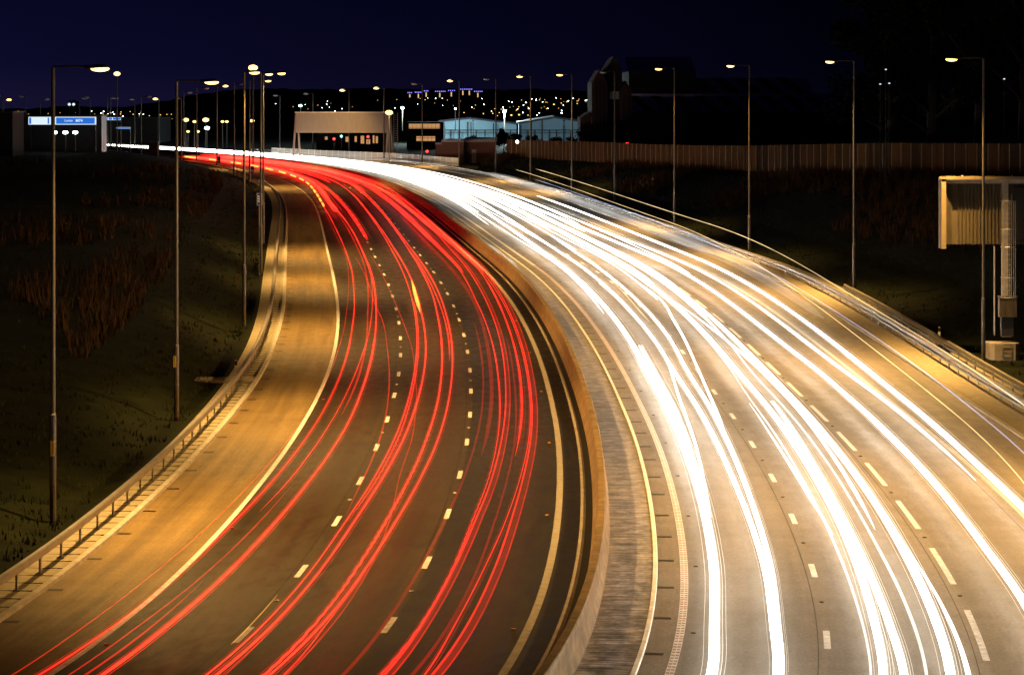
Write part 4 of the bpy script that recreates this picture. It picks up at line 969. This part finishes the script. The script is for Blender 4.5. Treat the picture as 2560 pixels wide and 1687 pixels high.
# lit-roof tower blocks on the ridge
xs = [(946, 958, 217), (963, 982, 216), (984, 996, 213), (1010, 1036, 214), (1040, 1058, 212), (1068, 1098, 209), (1100, 1122, 214)]
for i, (x0, x1, yt) in enumerate(xs):
    Y = 2000; a, b = P3(x0 * Dk, yt * Dk, Y), P3(x1 * Dk, yt * Dk, Y); w = b.x - a.x; z0 = -2
    root = empty('tower_block', (a.x, Y, z0), 0, 'far tower block with violet roof lights, %s of the seven from the left' % ordn(i), 'tower block', 'tower blocks on the hill')
    mb = MB(); mb.box(0, w, 0, 12, 0, a.z - z0); mb.build('wall', M['darkwall'], root)
    mb = MB(); k_ = int(w / 1.6) + 1
    for j in range(k_): mb.ell((w * (j + .5) / k_, -.4, a.z - z0 + .4), .42, .3, .4, 6, 4)
    mb.build('roof_lamp', M['bluelamp'], root)
    mb = MB()
    for j in range(max(1, int(w / 5))): mb.box(w * (j + .4) / max(1, int(w / 5)), w * (j + .4) / max(1, int(w / 5)) + .9, -.3, -.1, a.z - z0 - 4.2, a.z - z0 - .8)
    mb.build('lit_stair_window', M['win2'] if 'win2' in M else M.setdefault('win2', glow('warm_stair_window', (1, .6, .25), .9)), root)

# ---------------------------------------------------------------- hillside and far lights
sky = [(-60, 252), (60, 253), (140, 248), (170, 245), (230, 250), (300, 248), (340, 241), (400, 232), (440, 222), (500, 214), (560, 208), (650, 206), (720, 208), (800, 207), (860, 205), (960, 208), (1060, 207), (1160, 209), (1240, 207), (1340, 211), (1440, 216), (1600, 220), (1900, 222), (2450, 224)]
YR = 2450.
def ridge(u):
    x = u / Dk; v = float(np.interp(x, [s[0] for s in sky], [s[1] for s in sky])) * Dk; v += 1.4 * math.sin(x * .13) + .9 * math.sin(x * .37 + 1)
    return H - (v - YH) * YR / F
mb = MB(); vs = []; rows = [1250, 1500, 1800, 2100, 2450, 2600]; us = [-60 + i * 22 for i in range(126)]
for j, y in enumerate(rows):
    for u in us:
        X = (u - CX) * y / F; zt_ = ridge(u); t = (y - 1250) / (YR - 1250); z = (zt_ + .1) * (t if t <= 1 else 1.0) - .1
        if j == 0: z = -.2
        if j == 5: z = zt_ - 6
        vs.append((X, y, z))
n = len(us)
mb.add(vs, [(j * n + i, j * n + i + 1, (j + 1) * n + i + 1, (j + 1) * n + i) for j in range(5) for i in range(n - 1)])
S(mb.build('hills', M['hill'], smooth=True))
def hillpoint(u, v, up):
    for y in range(1100, 2440, 10):
        z = 0 if y < 1250 else ridge(u) * (y - 1250) / (YR - 1250)
        if YH + (H - z - up) * F / y <= v: break
    return Vector(((u - CX) * y / F, y, z)), H - (v - YH) * y / F
random.seed(5)
pts = []
for x, y, c, s in [(1078, 262, 0, 1.), (1188, 268, 0, 1.8), (1206, 267, 0, 1.8), (1123, 264, 0, 1), (1145, 264, 0, 1.1), (1160, 262, 0, 1), (1170, 255, 1, .9), (1215, 262, 1, .9), (1385 * 0 + 1384, 0, 0, 0)]:
    if s: pts.append((x, y, c, s))
pts += [(1287, 243, 0, 1.6), (1270, 253, 0, 1), (1304, 240, 0, 1), (1317, 237, 0, 1.2), (1292, 228, 1, .8), (1341, 241, 0, 1), (1305, 263 * 1.0, 1, 1.5), (1360, 234, 1, .7), (1372, 236, 1, .6)]
for i in range(34): pts.append((random.gauss(1190, 55), random.gauss(252, 7), random.random() < .35, random.uniform(.5, 1)))
for i in range(20): pts.append((random.uniform(1210, 1370), random.gauss(236, 4), random.random() < .5, random.uniform(.5, .9)))
for i in range(16): pts.append((random.uniform(640, 930), random.gauss(243, 6), random.random() < .5, random.uniform(.45, .8)))
for i in range(22): pts.append((random.uniform(20, 330), random.uniform(258, 270), random.random() < .4, random.uniform(.5, 1)))
for i in range(26): pts.append((random.uniform(240, 420), random.uniform(262, 292), random.random() < .35, random.uniform(.6, 1.2)))
for i in range(12): pts.append((random.uniform(960, 1130), random.uniform(228, 246), random.random() < .5, random.uniform(.45, .8)))
protos = {}
for x, y, c, s in pts:
    if not (0 < y < 300): continue
    b, zl = hillpoint(x * Dk, y * Dk, 3.)
    if y > 275: Yq = 900 + random.random() * 200; b = Vector(((x * Dk - CX) * Yq / F, Yq, 0)); zl = H - (y * Dk - YH) * Yq / F
    key = bool(c)
    if key not in protos:
        mb = MB(); mb.ell((0, 0, 0), .62, .4, .38, 8, 5); mb.tube([(0, .3, -.2), (0, .3, -4)], .1, 4)
        mb.m = 0; me = mb.build('distant_lamp', [M['flood'] if c else M['bowlfar'], M['dark']])
        for p in me.data.polygons:
            if p.index >= 40: p.material_index = 1
        protos[key] = me; o = me
    else: o = protos[key].copy(); COL.objects.link(o)
    o.location = (b.x, b.y, zl); o.scale = (s * b.y / 1700 * .62,) * 3
    tag(o, 'tiny %s point of a distant lamp in the dark town on the horizon' % ('white' if c else 'orange'), 'distant lamp', 'distant %s lamps of the town' % ('white' if c else 'orange'))
# bright pinpoints high in the dark right-hand trees: lamps on slender masts
for i, (x, y) in enumerate([(2058, 162), (2045, 196), (2066, 194), (2333, 184)]):
    p = P3(x * Dk, y * Dk, 280); root = empty('mast_lamp', (p.x, p.y, 0), 0, 'tiny white lamp in the dark trees, ' + ['topmost of the left three', 'lower left of the left three', 'lower right of the left three', 'alone near the right edge'][i], 'lamp', 'tiny lamps in the dark right-hand trees')
    mb = MB(); mb.tube([(0, .1, 0), (0, .1, p.z)], .05, 5); mb.build('mast', M['black'], root); mb = MB(); mb.ell((0, 0, p.z), .13, .1, .07, 8, 5); mb.build('lamp_glass', M['signlit'], root)

# ---------------------------------------------------------------- trees
def tree(name, x, y, z, h, rw, label, n=5200, leaf=.5, group=None, seed=0):
    rnd = random.Random(seed); root = empty(name, (x, y, z), 0, label, 'tree', group)
    mb = MB(); mb.tube([(0, 0, -.5), (.1, 0, h * .3), (.3, .2, h * .6), (.2, .1, h * .85)], [h * .028, h * .022, h * .013, h * .005], 8)
    cl = []
    for i in range(16):
        t = rnd.uniform(.28, .9); a = rnd.random() * 6.28; r = rw * rnd.uniform(.5, .95) * math.sin(math.pi * min(1, (t * .85 + .12))) ; e = (math.cos(a) * r, math.sin(a) * r, h * t + rnd.uniform(0, h * .1))
        mb.tube([(.1, 0, h * t * .75), (e[0] * .5, e[1] * .5, (h * t * .75 + e[2]) / 2 + .3), e], [h * .01, h * .006, h * .002], 5); cl.append(e)
    for i in range(14): cl.append((rnd.gauss(0, rw * .3), rnd.gauss(0, rw * .3), h * rnd.uniform(.45, .97)))
    mb.build('trunk', M['bark'], root)
    V = MB()
    for i in range(n):
        c = rnd.choice(cl); s = rw * .27; d = Vector((rnd.gauss(0, 1), rnd.gauss(0, 1), rnd.gauss(0, .8))); d = d.normalized() * s * rnd.random() ** .45
        p = Vector(c) + d; a = Vector((rnd.gauss(0, 1), rnd.gauss(0, 1), rnd.gauss(0, 1))).normalized() * leaf; b = a.cross(Vector((rnd.gauss(0, 1), rnd.gauss(0, 1), rnd.gauss(0, 1)))).normalized() * leaf * .6
        V.add([p - a * .5, p + b * .5, p + a * .5, p - b * .5], [(0, 1, 2, 3)])
    V.build('crown', M['leaf'], root)
for i, (u, Y, h_, rw) in enumerate([(2230, 330, 31, 8.5), (2330, 300, 31, 8), (2450, 310, 34, 9), (2560, 290, 33, 9), (2390, 345, 34, 10), (2640, 300, 36, 9)]):
    tree('tall_tree', (u - CX) * Y / F, Y, 3 if u < 2600 else 4, h_, rw, 'tall near-black tree behind the fence, %s from the left of the right-hand clump' % ordn(i), 7500, .75, 'tall dark trees beyond the fence', i)
for i, (x, y, Y) in enumerate([(1170, 300, 640), (1200, 312, 600), (1240, 318, 590), (1290, 322, 580), (1330, 320, 570), (1100, 318, 620), (1375, 290, 500), (1430, 285, 490)]):
    t = P3(x * Dk, y * Dk, Y); tree('small_tree', t.x, Y, 0, t.z, max(2.5, t.z * .45), 'small dark tree behind the fence, %s from the left in front of the sheds' % ordn([1, 2, 3, 4, 5, 0, 6, 7][i]), 1500, .5, 'small trees in front of the sheds', 20 + i)
t = P3(167 * Dk, 236 * Dk, 900); tree('small_tree', t.x, 900, 0, t.z, 4, 'round dark tree on the skyline above the wide blue sign', 1500, .7, None, 50)
for i, (x, y) in enumerate([(161, 243), (171, 243)]):
    p = P3(x * Dk, y * Dk, 880); mb = MB(); mb.ell((0, 0, 0), .55, .3, .5, 8, 5); mb.tube([(0, .2, 0), (0, .2, -15)], .1, 4); o = mb.build('distant_lamp', [M['signlit'], M['dark']], loc=p)
    for q in o.data.polygons:
        if q.index >= 40: q.material_index = 1
    tag(o, '%s of the two white lamps in front of the skyline tree' % ['left', 'right'][i], 'distant lamp')

# ---------------------------------------------------------------- world, camera, render
W = bpy.data.worlds.new('World'); SC.world = W; W.use_nodes = True; N = W.node_tree.nodes; K = W.node_tree.links
bg = N['Background']; tc = N.new('ShaderNodeTexCoord'); sp = N.new('ShaderNodeSeparateXYZ'); K.new(tc.outputs['Generated'], sp.inputs[0])
cr_ = N.new('ShaderNodeValToRGB'); K.new(sp.outputs[2], cr_.inputs[0]); e = cr_.color_ramp
e.elements[0].position = 0.; e.elements[0].color = (.0058, .0048, .023, 1); e.elements[1].position = .045; e.elements[1].color = (.0018, .0018, .0135, 1)
e2 = e.elements.new(.012); e2.color = (.0036, .0033, .0195, 1); e3 = e.elements.new(.5); e3.color = (.001, .0008, .006, 1)
mr = N.new('ShaderNodeMapRange'); K.new(sp.outputs[0], mr.inputs[0]); mr.inputs[1].default_value = -.2; mr.inputs[2].default_value = .15; mr.inputs[3].default_value = 1.1; mr.inputs[4].default_value = .1
nz = N.new('ShaderNodeTexNoise'); nz.inputs['Scale'].default_value = 6; K.new(tc.outputs['Generated'], nz.inputs['Vector'])
m2 = N.new('ShaderNodeMapRange'); K.new(nz.outputs[0], m2.inputs[0]); m2.inputs[3].default_value = .8; m2.inputs[4].default_value = 1.2
mm = N.new('ShaderNodeMath'); mm.operation = 'MULTIPLY'; K.new(mr.outputs[0], mm.inputs[0]); K.new(m2.outputs[0], mm.inputs[1])
K.new(cr_.outputs[0], bg.inputs[0]); K.new(mm.outputs[0], bg.inputs[1])
cam = bpy.data.cameras.new('Camera'); co = bpy.data.objects.new('Camera', cam); COL.objects.link(co); SC.camera = co
co.location = (0, 0, H); co.rotation_euler = (R(90), 0, 0); cam.sensor_width = 36; cam.lens = 36 * F / 2560; cam.shift_y = (YH - 843.5) / 2560; cam.clip_start = 1; cam.clip_end = 8000
SC.view_settings.view_transform = 'Standard'; SC.view_settings.look = 'None'; SC.view_settings.exposure = 0; SC.view_settings.gamma = 1
SC.cycles.use_light_tree = True; SC.cycles.max_bounces = 5; SC.cycles.transparent_max_bounces = 64; SC.cycles.diffuse_bounces = 2; SC.cycles.glossy_bounces = 2
SC.cycles.sample_clamp_indirect = 4
